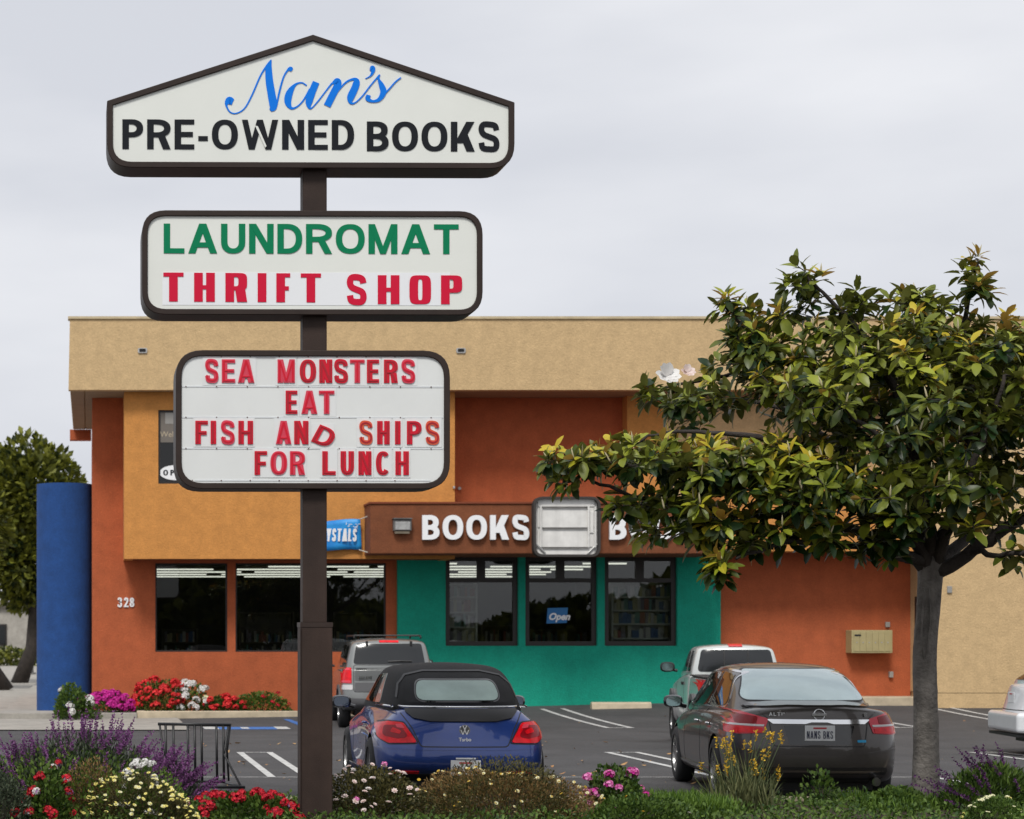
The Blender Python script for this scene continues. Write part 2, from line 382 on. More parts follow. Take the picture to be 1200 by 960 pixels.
mat('letter_core', (.40, .006, .018), .35)
mat('clear_rail', (.66, .69, .70), .4)
mat('rail_clip', (.16, .10, .09), .5)
mat('clear_tile', (.75, .77, .765), .25)
mat('window_frame', (.018, .014, .012), .5)
mat('interior', (.06, .06, .056), .9, var=.2, vscale=2)
mat('interior_floor', (.05, .045, .04), .7)
mat('cabinet_frame', (.055, .05, .047), .7, spec=.2)
mat('tube_light', (.9, .9, .85), .5, emis=(1, .98, .86), es=1.5)
mat('shelf_white', (.80, .80, .74), .6)
mat('shelf_dark', (.16, .14, .12), .6)
mat('white_plastic', (.86, .87, .88), .35)
mat('letter_side', (.10, .09, .09), .5)
mat('galv', (.40, .40, .39), .5, metal=.4, var=.2, vscale=10)
mat('galv_dark', (.15, .145, .14), .55, metal=.4, var=.3, vscale=8)
mat('cabinet_white', (.76, .75, .72), .6, var=.08, vscale=5, streak=.12)
mat('banner_blue', (.010, .21, .62), .5, var=.2, vscale=3, col2=(.02, .33, .75))
mat('rope', (.6, .58, .5), .9)
mat('mailbox', (.40, .34, .17), .5, var=.06, vscale=6)
mat('grey_box', (.30, .29, .27), .6)
mat('black_metal', (.012, .012, .013), .45)
mat('poster_blue', (.012, .16, .42), .5)
for i, c in enumerate([(.42, .16, .13), (.13, .22, .40), (.60, .55, .34), (.2, .36, .34), (.7, .69, .64), (.32, .29, .33), (.6, .58, .5), (.14, .14, .15)]): mat('book_%d' % i, c, .6)
glass_mat('pane_glass', (.66, .68, .67), 1.)
glass_mat('pane_dark', (.16, .17, .18), .95)
# ---------------------------------------------------------------- ground
def G(x, y):
    t = min(1.25, max(0., (y - 36) / 8.5)); a = min(.29, max(-.03, -.04 + .0255 * x))
    far = 0
    return (a * t * t if y < 44.5 else a) - .02 * max(0, min(1, (y - 44.5) / 20)) * 0 + far
def sheet(name, xs, ys, m, dz=0., kind='structure'):
    bm = bmesh.new(); g = [[bm.verts.new((x, y, G(x, y) + dz)) for x in xs] for y in ys]
    for j in range(len(ys) - 1):
        for i in range(len(xs) - 1): bm.faces.new((g[j][i], g[j][i + 1], g[j + 1][i + 1], g[j + 1][i]))
    o = obj(name, bm, m, smooth=True); o['kind'] = kind; return o
def fr(a, b, n): return [a + (b - a) * i / n for i in range(n + 1)]
sheet('ground', [-1500, -400, -100, -30] + fr(-10, 30, 20) + [60, 150, 500, 1500], [-400, -100, -20, 0, 12, 20] + fr(24, 36, 4) + fr(36.5, 46, 19) + [60, 90, 150, 300, 800, 2500], 'asphalt')
# pavement running back beside the building on the left
sheet('pavement', [-1.9, -.62, .6], [44, 50, 60, 75, 90], 'concrete', .10)
sheet('pavement', fr(-40, -1.9, 4), [36, 44, 50, 60, 75, 90, 140], 'concrete', .006)
sheet('pavement', [-1.9, -.5, .9, 1.85], [37.2, 39, 40.5, 42.55], 'concrete', .02)
def paint(name, pts, m, w, seg=10):
    """strip of paint on the ground between two points"""
    (xa, ya), (xb, yb) = pts; d = Vector((xb - xa, yb - ya)).normalized(); n = Vector((-d.y, d.x)) * w / 2; bm = bmesh.new(); pr = None
    for i in range(seg + 1):
        t = i / seg; x, y = xa + (xb - xa) * t, ya + (yb - ya) * t
        v = [bm.verts.new((x + n.x * s, y + n.y * s, G(x + n.x * s, y + n.y * s) + .006)) for s in (-1, 1)]
        if pr: bm.faces.new((pr[0], pr[1], v[1], v[0]))
        pr = v
    o = obj(name, bm, m, smooth=True); o['kind'] = 'structure'; return o
def hairpin(x, y0, y1, gap=.44, end=True):
    paint('parking_line', ((x, y0), (x, y1)), 'paint_white', .10); paint('parking_line', ((x + gap, y0), (x + gap, y1)), 'paint_white', .10)
    if end: paint('parking_line', ((x + .05, y0 + .05 if end == 1 else y1 - .05), (x + gap - .05, y0 + .05 if end == 1 else y1 - .05)), 'paint_white', .09, 2)
for k in range(-1, 3): hairpin(9.75 + 8.2 * k, 38.0, 43.6) if k >= 0 else None
hairpin(20.6, 38.0, 43.2); hairpin(15.2, 38.0, 43.2)
for x in (2.25, 7.75, 13.2, 15.4, 18.3): hairpin(x, 25.0, 30.3, end=2)
paint('parking_line', ((-2, 24.95), (24, 24.95)), 'paint_white', .05, 20)
for x in (10.4, 12.8, 17.9): hairpin(x, 19.4, 24.9, end=0)
paint('disabled_bay_marking', ((2.15, 38.1), (3.75, 38.1)), 'paint_blue', .95)
paint('disabled_bay_marking', ((2.15, 38.1), (2.42, 38.1)), 'paint_white', .93, 2).location.z = .004
paint('disabled_bay_marking', ((3.5, 38.1), (3.75, 38.1)), 'paint_white', .93, 2).location.z = .004
paint('disabled_bay_marking', ((2.85, 38.1), (3.0, 38.1)), 'paint_white', .6, 2).location.z = .004
paint('parking_line', ((4.05, 41.6), (4.15, 38.0)), 'paint_blue', .14)
# wheel stops
def wheel_stop(px0, px1, Y, label):
    x0, x1 = PX2(px0, Y), PX2(px1, Y); z = G((x0 + x1) / 2, Y)
    bm = bmesh.new(); pf = [(Y, z - .03), (Y + .02, z + .10), (Y + .05, z + .14), (Y + .13, z + .14), (Y + .17, z + .10), (Y + .2, z - .03)]
    a = [bm.verts.new((x0, y, q)) for y, q in pf]; b = [bm.verts.new((x1, y, q)) for y, q in pf]
    bm.faces.new(a); bm.faces.new(b[::-1])
    for i in range(6): bm.faces.new((a[i], b[i], b[(i + 1) % 6], a[(i + 1) % 6]))
    tag(obj('wheel_stop', bm, 'kerb', bevel=.008), label, 'wheel stop', 'concrete wheel stops before the building')
wheel_stop(694, 764, 43.3, 'pale concrete wheel stop in the bay before the green wall')
wheel_stop(1150, 1222, 43.3, 'pale concrete wheel stop in the bay before the tan wing at the right edge')
# leaf litter on the asphalt
mat('dry_leaf', (.34, .15, .06), .8, var=.4, vscale=4, col2=(.5, .33, .14))
bm = bmesh.new()
for i in range(130):
    if i < 40: x, y = R.uniform(5.3, 8.6), R.uniform(23.5, 33)
    elif i < 70: x, y = R.uniform(1.6, 4.6), R.uniform(23, 33)
    else: x, y = R.uniform(1, 18), R.uniform(22, 43)
    s = R.uniform(.02, .055) if i < 70 else R.uniform(.012, .03); a = R.uniform(0, 6.3); z = G(x, y) + .008; u = Vector((cos(a), sin(a), R.uniform(-.1, .4))); v = Vector((-sin(a), cos(a), R.uniform(.0, .3)))
    p = Vector((x, y, z + .006)); vs = [bm.verts.new(p + u * s * c + v * s * d * .5 + Vector((0, 0, e * s))) for c, d, e in ((-1, 0, .2), (-.3, -.7, .0), (.5, -.6, 0), (1.1, 0, .3), (.5, .6, .25), (-.3, .7, .2))]
    bm.faces.new(vs[:4]); bm.faces.new([vs[0], vs[3], vs[4], vs[5]])
obj('leaf_litter', bm, 'dry_leaf')['kind'] = 'stuff'
# ---------------------------------------------------------------- the building
B = thing('shop_building', 'two-storey stucco shop building in tan, mustard, brick red and green behind the car park', 'building', (9, 44.5, 0))
YW, YF, YM = 44.5, 43.05, 43.4
def bobj(name, bm, m, **k): return obj(name, bm, m, B, **k)
# fascia, roof and soffit
zt, zb = PZ2(374, YF), PZ2(457, YF)
bm = bmesh.new()
v = box(bm, -.42, 34, YF, YF + .25, zb, zt)
for q in (0, 3): v[q].co.x -= .03
bobj('fascia', bm, 'stucco_tan')
bobj('roof', BB(-.42, 34, YF + .252, 51.68, zb + .05, zt - .12), 'stucco_tan')
bobj('roof_edge_strip', BB(-.46, 34, YF - .035, YF + .30, zt + .002, zt + .055), 'metal_cap')
bm = bmesh.new(); box(bm, -.40, -.12, YF + .252, 51.29, zb + .002, zb + .048); box(bm, -.095, 34, YF + .252, 51.29, zb + .002, zb + .048)
bobj('soffit', bm, 'soffit')
bobj('soffit_beam', BB(-.50, .04, 51.3, 51.7, zb - .26, zb - .002), 'stucco_red')
# vents in the fascia
for px in (167, 540):
    c = P3(px, 411, YF); bm = bmesh.new(); ring_prism(bm, rpoly(rect(c.x - .10, c.z - .055, c.x + .10, c.z + .055), .03, 2), rpoly(rect(c.x - .07, c.z - .035, c.x + .07, c.z + .035), .02, 2), YF - .03, YF)
    f = bobj('vent', bm, 'galv'); bm = BB(c.x - .069, c.x + .069, YF - .004, YF - .001, c.z - .034, c.z + .034); obj('opening', bm, 'black_metal', f)
# windows, all through one routine: a frame ring in an opening, its panes as sub-parts
def window(x0, x1, z0, z1, y, fw=.09, bars=(), hbar=None, depth=.10, gm='pane_glass', upper_split=None):
    bm = bmesh.new(); ring_prism(bm, rect(x0 + .002, z0 + .002, x1 - .002, z1 - .002), rect(x0 + fw, z0 + fw, x1 - fw, z1 - fw), y, y + depth)
    cells = [(x0 + fw, x1 - fw, z0 + fw, z1 - fw)]
    if hbar: box(bm, x0 + fw, x1 - fw, y + .004, y + depth - .004, hbar - fw * .45, hbar + fw * .45); cells = [(x0 + fw, x1 - fw, z0 + fw, hbar - fw * .45)]; tops = [(x0 + fw, x1 - fw, hbar + fw * .45, z1 - fw)]
    else: tops = []
    if upper_split and tops:
        a = tops[0]; mid = (a[0] + a[1]) / 2; box(bm, mid - .09, mid + .09, y + .008, y + depth - .008, a[2], a[3]); tops = [(a[0], mid - .09, a[2], a[3]), (mid + .09, a[1], a[2], a[3])]
    for b_ in bars: box(bm, b_ - fw / 2, b_ + fw / 2, y + .006, y + depth - .006, z0 + fw, z1 - fw)
    if bars: e = [x0 + fw] + [q for b_ in bars for q in (b_ - fw / 2, b_ + fw / 2)] + [x1 - fw]; cells = [(e[i], e[i + 1], z0 + fw, z1 - fw) for i in range(0, len(e), 2)]
    f = bobj('window', bm, 'window_frame')
    for a, b_, c, d in cells + tops: obj('pane', BB(a, b_, y + depth * .5, y + depth * .5 + .012, c, d), gm, f)
    return f
zw0, zw1 = PZ2(764, YW), PZ2(660, YW)
L1 = (PX2(182, YW), PX2(266.5, YW)); L2 = (PX2(276, YW), PX2(452.5, YW))
GX0, GX1 = PX2(465, YW), PX2(845, 44.4)
bm = bmesh.new(); wall(bm, .056, GX0, -.3, zb, YW, YW + .25, [(L1[0], zw0, L1[1], zw1), (L2[0], zw0, L2[1], zw1)]); bobj('wall', bm, 'stucco_red')['label'] = 'brick red left wall'
window(L1[0], L1[1], zw0, zw1, YW + .05, .035)
window(L2[0], L2[1], zw0, zw1, YW + .05, .035, bars=(PX2(367, YW),))
YG = 44.40
gz0, gz1 = PZ2(757, YG), PZ2(651, YG)
gw = [(PX2(a, YG), PX2(b_, YG)) for a, b_ in ((522.5, 607.5), (616, 700), (709, 793.5))]
bm = bmesh.new(); wall(bm, GX0 + .001, GX1, -.3, PZ2(646, YG), YG, YG + .3, [(a, gz0, b_, gz1 - .02) for a, b_ in gw]); bobj('wall', bm, 'stucco_green', bevel=.02)['label'] = 'green wall under the awning'
for a, b_ in gw: window(a, b_, gz0, gz1 - .02, YG + .09, .10, hbar=PZ2(680, YG), upper_split=True)
bm = BB(GX0 + .03, GX1 - .001, YG - .022, YG - .001, -.3, PZ2(821.5, YG)); bobj('wall_base', bm, 'stucco_green')
bm = BB(GX0 + .001, GX1, YW, YW + .25, PZ2(646, YG) + .001, zb); bobj('wall', bm, 'stucco_red')['label'] = 'brick red upper wall'
bm = BB(GX1 + .001, 18.06, YW, YW + .25, -.3, zb); bobj('wall', bm, 'stucco_red')['label'] = 'brick red right wall'
# side wall, back walls
bobj('side_wall', BB(.056, .3, YW + .252, 58, -.3, zb), 'stucco_red')
bobj('back_wall', BB(.3, 34, 57.7, 58, -.3, zb), 'stucco_tan')
# mustard box on the upper storey
mx0, mx1 = PX2(145.5, YM), PX2(533, YM); mz0 = PZ2(655, YM)
wx0, wx1, wz0, wz1 = PX2(185.5, YM), PX2(300, YM), PZ2(567, YM), PZ2(480.5, YM)
bm = bmesh.new(); wall(bm, mx0, mx1, mz0, zb, YM, YM + .2, [(wx0, wz0, wx1, wz1)]); bobj('upper_bay', bm, 'stucco_mustard')['label'] = 'mustard upper bay'
bm = bmesh.new(); box(bm, mx0, mx0 + .2, YM + .202, YW - .002, mz0, zb); box(bm, mx1 - .2, mx1, YM + .202, YW - .002, mz0, zb); bobj('upper_bay', bm, 'stucco_mustard')
bobj('bay_soffit', BB(mx0 + .201, mx1 - .201, YM + .202, YW - .002, mz0 + .01, mz0 + .09), 'red_soffit')
window(wx0, wx1, wz0, wz1, YM + .04, .045, gm='pane_dark', bars=((wx0 + wx1) / 2,))
bobj('upper_room', BB(mx0 + .25, mx1 - .25, YW - .35, YW - .25, mz0 + .2, zb - .1), 'interior')
# mustard pilaster, tan upper wall, mustard band, tan wing
bobj('pilaster', BB(PX2(735, 44.1), PX2(777, 44.1), 44.1, YW - .002, PZ2(592, 44.1), zb), 'stucco_mustard')
bobj('upper_wall', BB(PX2(777.5, 44.1), 18.06, 44.12, YW - .003, PZ2(592, 44.1), zb), 'stucco_tan')
bobj('upper_band', BB(PX2(845, YM), 18.055, YM, 44.118, PZ2(646, YM), PZ2(560, YM)), 'stucco_mustard')
wy = 43.15
bobj('wing', BB(18.06, 34, wy, 57.6, PZ2(812, wy), zb), 'stucco_tan')['label'] = 'tan wing at the right'
bobj('wing_base', BB(18.085, 34, wy + .0, 57.5, -.3, PZ2(812.6, wy)), 'stucco_tan')
bobj('side_panel', BB(18.03, 18.058, 43.95, 44.2, PZ2(762, 44), PZ2(699, 44)), 'window_frame')
# brown awning box
YA = 42.5; ax0, ax1 = PX2(434, YA), PX2(848, YA); az0, az1 = PZ2(649, YA), PZ2(590.5, YA)
bobj('awning', BB(ax0, ax1, YA, YG + .05, az0, az1), 'stucco_brown', bevel=.02)
bobj('awning_cap', BB(ax0 - .02, ax1 + .02, YA - .03, YG - .01, az1 + .001, az1 + .04), 'red_soffit')
# kerbed step on the right
kx0 = PX2(918, 43.7)
bobj('entrance_step', BB(kx0, 18.05, 43.7, YW - .002, 0, PZ2(817, 43.7)), 'kerb', bevel=.02)
# interior seen through the glass
I = lambda n, bm, m, **k: bobj(n, bm, m, **k)
bm = bmesh.new(); box(bm, .31, 13.8, 44.76, 57.6, -.1, .1); I('shop_floor', bm, 'interior_floor')
I('shop_ceiling', BB(.31, 13.8, 44.76, 57.6, 3.62, 3.7), 'interior'); I('inner_wall', BB(13.7, 13.8, 44.76, 57.6, .1, 3.62), 'interior'); I('inner_wall', BB(.31, 13.69, 57.0, 57.1, .1, 3.62), 'interior')
I('inner_wall', BB(.31, .36, 44.77, 56.9, .1, 3.62), 'interior')
for j in range(6):
    y = 45.2 + 2.0 * j; x = .6 + (j * .83) % 1.6
    while x < 11.5:
        l = min(2.35, 12.0 - x)
        if R.random() < .93: bm = bmesh.new(); tube(bm, [(x, y, 3.36), (x + l, y, 3.36)], .019, 6); la = I('tube_lamp', bm, 'tube_light'); obj('housing', BB(x - .02, x + l + .02, y + .0, y + .06, 3.385, 3.44), 'shelf_dark', la)
        x += 2.35 + R.uniform(.15, .4)
# address
for ch, x in zip('328', (137.5, 145, 151.8)): bobj('house_number', letter_bm(ch, PX2(x, YW), PZ2(711.5, YW), .105, .205, YW - .03, .03, .21, .15), 'white_plastic')
# small wall fittings on the building
def fitting(px0, px1, py0, py1, Y, d, m, name='wall_fitting'): return bobj(name, BB(PX2(px0, Y), PX2(px1, Y), Y - d, Y - .001, PZ2(py1, Y), PZ2(py0, Y)), m, bevel=.008)
fitting(1037, 1042, 729, 735, YW, .06, 'grey_box'); fitting(1041, 1045.5, 787, 794, YW, .08, 'grey_box'); fitting(1109.5, 1115, 687, 695, wy, .04, 'grey_box')
fitting(530.5, 532.8, 570, 573, YM, .05, 'galv')
bm = bmesh.new(); c = P3(538, 572.5, YW); tube(bm, [c, c + Vector((0, -.06, 0))], .035, 10); bobj('wall_fitting', bm, 'galv')
# blue rounded wing wall at the left corner
bm = bmesh.new(); cx, cy, r_ = -.565, 45.1, .615; pts = [(cx + r_ * cos(a), cy + r_ * sin(a)) for a in fr(0, 2 * pi, 48)[:-1]]
za, zc = -.2, PZ2(566, 44.6)
lo = [bm.verts.new((x, y, za)) for x, y in pts]; hi = [bm.verts.new((x, y, zc)) for x, y in pts]; bm.faces.new(hi)
for i in range(48): bm.faces.new((lo[i], lo[(i + 1) % 48], hi[(i + 1) % 48], hi[i]))
o = bobj('curved_wall', bm, 'stucco_blue', smooth=True, auto=40); o['label'] = 'blue rounded wall'
# ---------------------------------------------------------------- things on and in the building
def shelf_thing(x0, x1, y, z0, zs, frame, label, dens=.9, dep=.28, posters=False):
    t = thing('bookshelf', label, 'bookshelf', ((x0 + x1) / 2, y, z0), 0, 'bookshelves inside the shop')
    bm = bmesh.new(); box(bm, x0, x0 + .04, y, y + dep, z0, zs[-1] + .02); obj('side_panel', bm, frame, t); bm = bmesh.new(); box(bm, x1 - .04, x1, y, y + dep, z0, zs[-1] + .02); obj('side_panel', bm, frame, t)
    obj('back_panel', BB(x0 + .041, x1 - .041, y + dep - .02, y + dep, z0, zs[-1]), frame, t)
    for z in zs: obj('shelf', BB(x0 + .041, x1 - .041, y + .002, y + dep - .021, z - .03, z), frame, t)
    bm = bmesh.new()
    for z, zn in zip(zs, zs[1:]):
        x = x0 + .06
        while x < x1 - .09:
            w = R.uniform(.03, .075) if not posters else R.uniform(.045, .12)
            if R.random() < dens: box(bm, x, min(x + w - .006, x1 - .05), y + R.uniform(.02, .06), y + dep - .03, z + .001, z + min(zn - z - .05, R.uniform(.16, .30)), R.randrange(8))
            x += w
    b = obj('books', bm, ['book_%d' % i for i in range(8)], t); b['kind'] = 'stuff'
shelf_thing(PX2(524, 44.95), PX2(559, 44.95), 44.9, .9, [.95, 1.28, 1.62, 1.95, 2.28, 2.62, 2.9], 'shelf_white', 'white bookshelf of mixed books just inside the left window of the green wall', posters=True)
shelf_thing(PX2(716, 44.95), PX2(788, 44.95), 44.9, .9, [.95, 1.30, 1.70, 2.02, 2.32, 2.62, 2.95], 'shelf_white', 'white bookshelf of colourful books just inside the right window of the green wall', posters=True)
for k, (a, b_, y, z1, la) in enumerate([(190, 232, 47.5, 1.9, 'low dark bookshelf behind the leftmost shop window'), (280, 345, 48, 2.3, 'dark bookshelf behind the shop window left of the sign pole'), (392, 442, 49, 2.3, 'dark bookshelf behind the shop window right of the sign pole'),
        (566, 600, 49.5, 2.0, 'low dark bookshelf deep behind the left window of the green wall'), (622, 694, 50, 1.9, 'long low dark bookshelf behind the middle window of the green wall')]):
    shelf_thing(PX2(a, y), PX2(b_, y), y, .1, [.2, .55, .9, 1.25, 1.6, z1], 'shelf_dark', la, .8)
# open sign in the middle window
c = P3(653, 721.5, 44.46)
t = thing('open_sign', 'small blue sign reading Open hanging inside the middle window of the green wall', 'sign', c)
bm = bmesh.new(); prism(bm, [(c.x - .235, c.z - .175), (c.x + .21, c.z - .16), (c.x + .235, c.z + .175), (c.x - .21, c.z + .165)], c.y, c.y + .02); obj('panel', bm, 'poster_blue', t)
text_mesh("Open", .205, c.x - .20, c.y - .006, c.z - .09, 'white_plastic', t, bold=.008, lean=.3)
# signs in the upper window
c = P3(187, 512, YM + .055)
t = thing('window_sign', 'small dark Welcome notice inside the upstairs window left of the signs', 'sign', c); text_mesh("Welcome", .17, c.x + .01, c.y, c.z, 'kerb', t)
obj('panel', BB(c.x, c.x + 1.2, c.y + .003, c.y + .008, c.z - .12, c.z + .75), 'shelf_dark', t)
obj('paper', BB(c.x + .12, c.x + .38, c.y - .001, c.y + .0015, c.z + .28, c.z + .52), 'grey_box', t)
c = P3(200, 554, YM + .05)
t = thing('window_sign', 'white oval OPEN notice at the foot of the upstairs window', 'sign', c)
bm = bmesh.new(); prism(bm, [(c.x + .1 + .34 * cos(a), c.z + .16 * sin(a)) for a in fr(0, 2 * pi, 28)[:-1]], c.y, c.y + .006); obj('panel', bm, 'white_plastic', t)
word("OPEN", c.x - .16, c.x + .34, c.z - .06, .12, c.y - .004, .003, 'black_letter', t, gap=.45, t=.28)
# channel letters
def channel(word_, px0, px1, label):
    Y = YA - .10; t = thing('channel_letter_sign', label, 'sign', (PX2((px0 + px1) / 2, Y), Y, PZ2(634, Y)), 0, 'white BOOKS letter signs on the awning')
    for o in word(word_, PX2(px0, Y), PX2(px1, Y), PZ2(632.5, Y), .515, Y, .075, 'white_plastic', t, t=.225, th=.185, gap=.16): pass
    return t
channel('BOOKS', 495, 620.5, 'white BOOKS letters on the brown awning left of the blank square cabinet')
channel('BOOKS', 714.5, 838, 'white BOOKS letters on the awning half hidden by the magnolia leaves')
# blank sign cabinet
Y0 = 42.28; x0, x1, z0, z1 = PX2(625.5, Y0), PX2(704, Y0), PZ2(652.5, Y0), PZ2(582, Y0)
t = thing('sign_cabinet', 'blank weathered square sign cabinet with bare metal frame in the middle of the awning', 'sign', ((x0 + x1) / 2, Y0, z0))
bm = bmesh.new(); ring_prism(bm, rpoly(rect(x0, z0, x1, z1), .2), rpoly(rect(x0 + .05, z0 + .05, x1 - .05, z1 - .05), .16), Y0, YA - .001); obj('frame', bm, 'cabinet_frame', t, smooth=True, auto=40)
bm = bmesh.new(); prism(bm, rpoly(rect(x0 + .032, z0 + .032, x1 - .032, z1 - .032), .175), Y0 + .11, Y0 + .15); obj('back_panel', bm, 'cabinet_white', t)
for i, pz in enumerate((594.5, 619, 642)): obj('rail', BB(x0 + .20, x1 - .25, Y0 + .05, Y0 + .085, PZ2(pz, Y0) - .012, PZ2(pz, Y0) + .012), 'galv_dark', t)
for i, (a, b_) in enumerate(((584, 593.5), (595.5, 618), (620, 641), (643, 650))): obj('panel_sheet', BB(x0 + .10, x1 - .11, Y0 + .085, Y0 + .108, PZ2(b_, Y0), PZ2(a, Y0)), 'cabinet_white', t, bevel=.006)
for xx in (x0 + .16, x1 - .24, x1 - .10):
    bm = bmesh.new(); tube(bm, [(xx, Y0 + .05, z0 + .2), (xx, Y0 + .05, z1 - .2)], .022, 8); obj('upright', bm, 'cabinet_white', t)
obj('ballast_box', BB(x1 - .205, x1 - .13, Y0 + .06, Y0 + .13, z0 + .5, z0 + .95), 'cabinet_white', t, bevel=.008)
for sx in (0, 1):
    bm = bmesh.new(); a = (x0 + .06 if sx == 0 else x1 - .06); b_ = (x0 + .26 if sx == 0 else x1 - .26); tube(bm, [(a, Y0 + .06, z0 + .27), (b_, Y0 + .06, z0 + .07)], .02, 6); obj('brace', bm, 'galv', t)
# wall lamp
c = P3(470.5, 616, YA); t = thing('wall_lamp', 'grey box flood lamp on the brown awning left of the white letters', 'lamp', c)
obj('housing', BB(c.x - .19, c.x + .19, c.y - .16, c.y - .002, c.z - .12, c.z + .13), 'galv_dark', t, bevel=.015)
obj('lens', BB(c.x - .155, c.x + .155, c.y - .185, c.y - .162, c.z - .10, c.z + .07), 'galv', t, bevel=.008)
obj('lower_lip', BB(c.x - .15, c.x + .15, c.y - .12, c.y - .003, c.z - .17, c.z - .122), 'kerb', t)
obj('hood', BB(c.x - .2, c.x + .2, c.y - .2, c.y - .003, c.z + .131, c.z + .15), 'galv_dark', t)
# banner
Yb = YM - .10; t = thing('banner', 'blue CRYSTALS banner tied between the sign pole side and the awning', 'banner', P3(400, 645, Yb))
bm = bmesh.new(); nx, nz_ = 16, 6; g = []
for j in range(nz_ + 1):
    row = []
    for i in range(nx + 1):
        u, w = i / nx, j / nz_; px = 356 + (424 - 356) * u; py = (645 + 0 * u) * (1 - w) + (611 - 2 * u) * w; p = P3(px - (2 * w if u > .9 else 0), py + 1.2 * sin(u * 6), Yb); p.y += .03 * sin(u * 9 + w * 2); row.append(bm.verts.new(p))
    g.append(row)
for j in range(nz_):
    for i in range(nx): bm.faces.new((g[j][i], g[j][i + 1], g[j + 1][i + 1], g[j + 1][i]))
o = obj('cloth', bm, 'banner_blue', t, smooth=True); md = o.modifiers.new('s', 'SOLIDIFY'); md.thickness = .006
word('CRYSTALS', PX2(369, Yb), PX2(417.5, Yb), PZ2(634.5, Yb), .27, Yb - .045, .003, 'white_plastic', t, gap=.16, t=.17, th=.12, lean=.06, slope=.0)
for i, (a, b_, c_, d) in enumerate(((421, 609, 434, 604), (421, 644.5, 433, 648))):
    bm = bmesh.new(); tube(bm, [P3(a, b_, Yb), P3(c_, d, YA + .35)], .012, 5); obj('rope', bm, 'rope', t)
bm = bmesh.new()
for k in range(14):
    p = P3(R.uniform(404, 420), R.uniform(613, 621), Yb - .045); tube(bm, [p, p + Vector((R.uniform(-.06, .06), 0, R.uniform(-.03, .05)))], .008, 4)
obj('motif', bm, 'strip_white', t)
# mailbox unit
Ym = YW - .35; x0, x1, z0, z1 = PX2(998, Ym), PX2(1046, Ym), PZ2(765.5, Ym), PZ2(738.5, Ym)
t = thing('mailbox_unit', 'beige metal bank of mailboxes on the brick red wall right of the parked cars', 'mailbox', ((x0 + x1) / 2, Ym, z0))
obj('housing', BB(x0, x1, Ym, YW - .002, z0, z1), 'mailbox', t, bevel=.01)
n = 6
for i in range(n):
    a, b_ = x0 + .04 + (x1 - x0 - .08) * i / n, x0 + .04 + (x1 - x0 - .08) * (i + 1) / n
    d = obj('door', BB(a + .006, b_ - .006, Ym - .012, Ym - .001, z0 + .04, z1 - .04), 'mailbox', t, bevel=.004)
    obj('lock', BB((a + b_) / 2 - .012, (a + b_) / 2 + .012, Ym - .02, Ym - .0125, (z0 + z1) / 2 - .03, (z0 + z1) / 2 - .006), 'galv', d)
obj('slot', BB(x0 + .06, x0 + .2, Ym - .018, Ym - .0125, z1 - .13, z1 - .095), 'black_metal', t)
# flower bed kerb in front of the red wall
sx0, sx1 = 1.0, GX0 + .15
bm = bmesh.new(); box(bm, sx0, sx1, 42.6, 42.78, -.2, .16); box(bm, sx0, sx0 + .18, 42.781, 44.49, -.2, .158)
o = obj('flower_bed_kerb', bm, 'kerb', bevel=.02); o['kind'] = 'structure'
o = obj('flower_bed_soil', BB(-.6, sx1, 42.782, YW - .003, -.2, .10), 'soil'); o['kind'] = 'structure'
bm = BB(-9, sx0 - .002, 42.56, 44.0, -.2, .12); o = obj('pavement', bm, 'concrete', bevel=.01); o['kind'] = 'structure'
# front planter: kerb and soil
o = obj('planter_kerb', BB(-6, 30, 20.15, 20.3, -.3, .14), 'kerb', bevel=.02); o['kind'] = 'structure'
bm = bmesh.new(); xs, ys = fr(-6, 30, 90), fr(13, 20.148, 20); g = [[bm.verts.new((x, y, .10 + R.uniform(-.02, .03) * (0 < j < 20))) for x in xs] for j, y in enumerate(ys)]
for j in range(20):
    for i in range(90): bm.faces.new((g[j][i], g[j][i + 1], g[j + 1][i + 1], g[j + 1][i]))
o = obj('planter_soil', bm, 'soil', smooth=True); o['kind'] = 'structure'
# ---------------------------------------------------------------- the pole sign in the planter
YS = 18.0; S = F / YS
yaw = radians(.8)
PSX = PX2(367.5, YS)
sign = thing('pole_sign', 'tall brown pole sign with three white boards for books, laundromat and sea monsters', 'sign', (PSX, YS, .08))
def sx(px, py=None): return PX2(px, YS)
def sz(py): return PZ2(py, YS)
# pole: upper shaft and wider sleeve below
bm = bmesh.new()
for a, b, z0, z1, y0 in ((353.2, 381.5, sz(730.5), sz(165), YS),): box(bm, sx(a), sx(b), YS - .108 + .0, YS + .108, z0, z1)
o = obj('pole', bm, 'pole_brown', sign, bevel=.012)
bm = bmesh.new(); box(bm, sx(350.5), sx(387.5), YS - .14, YS + .14, -.1, sz(731)); o = obj('pole_sleeve', bm, 'pole_brown', sign, bevel=.01)
bm = bmesh.new(); box(bm, sx(350.0), sx(388.0), YS - .145, YS + .145, sz(735), sz(729.5)); tube(bm, [(sx(350.5), YS - .15, sz(735)), (sx(350.5), YS - .15, .1)], .006, 4); obj('weld_seam', bm, 'bronze', sign)
def turn(o, cx):
    """boards are turned a little about the pole"""
    T = Matrix.Translation((cx, YS, 0)) @ Matrix.Rotation(yaw, 4, 'Z') @ Matrix.Translation((-cx, -YS, 0))
    o.matrix_parent_inverse = o.matrix_parent_inverse @ T
D = .39; FY = YS - D / 2
def sx(px, py=None): return PX2(px, FY)      # the boards' faces stand in front of the pole
def sz(py): return PZ2(py, FY)
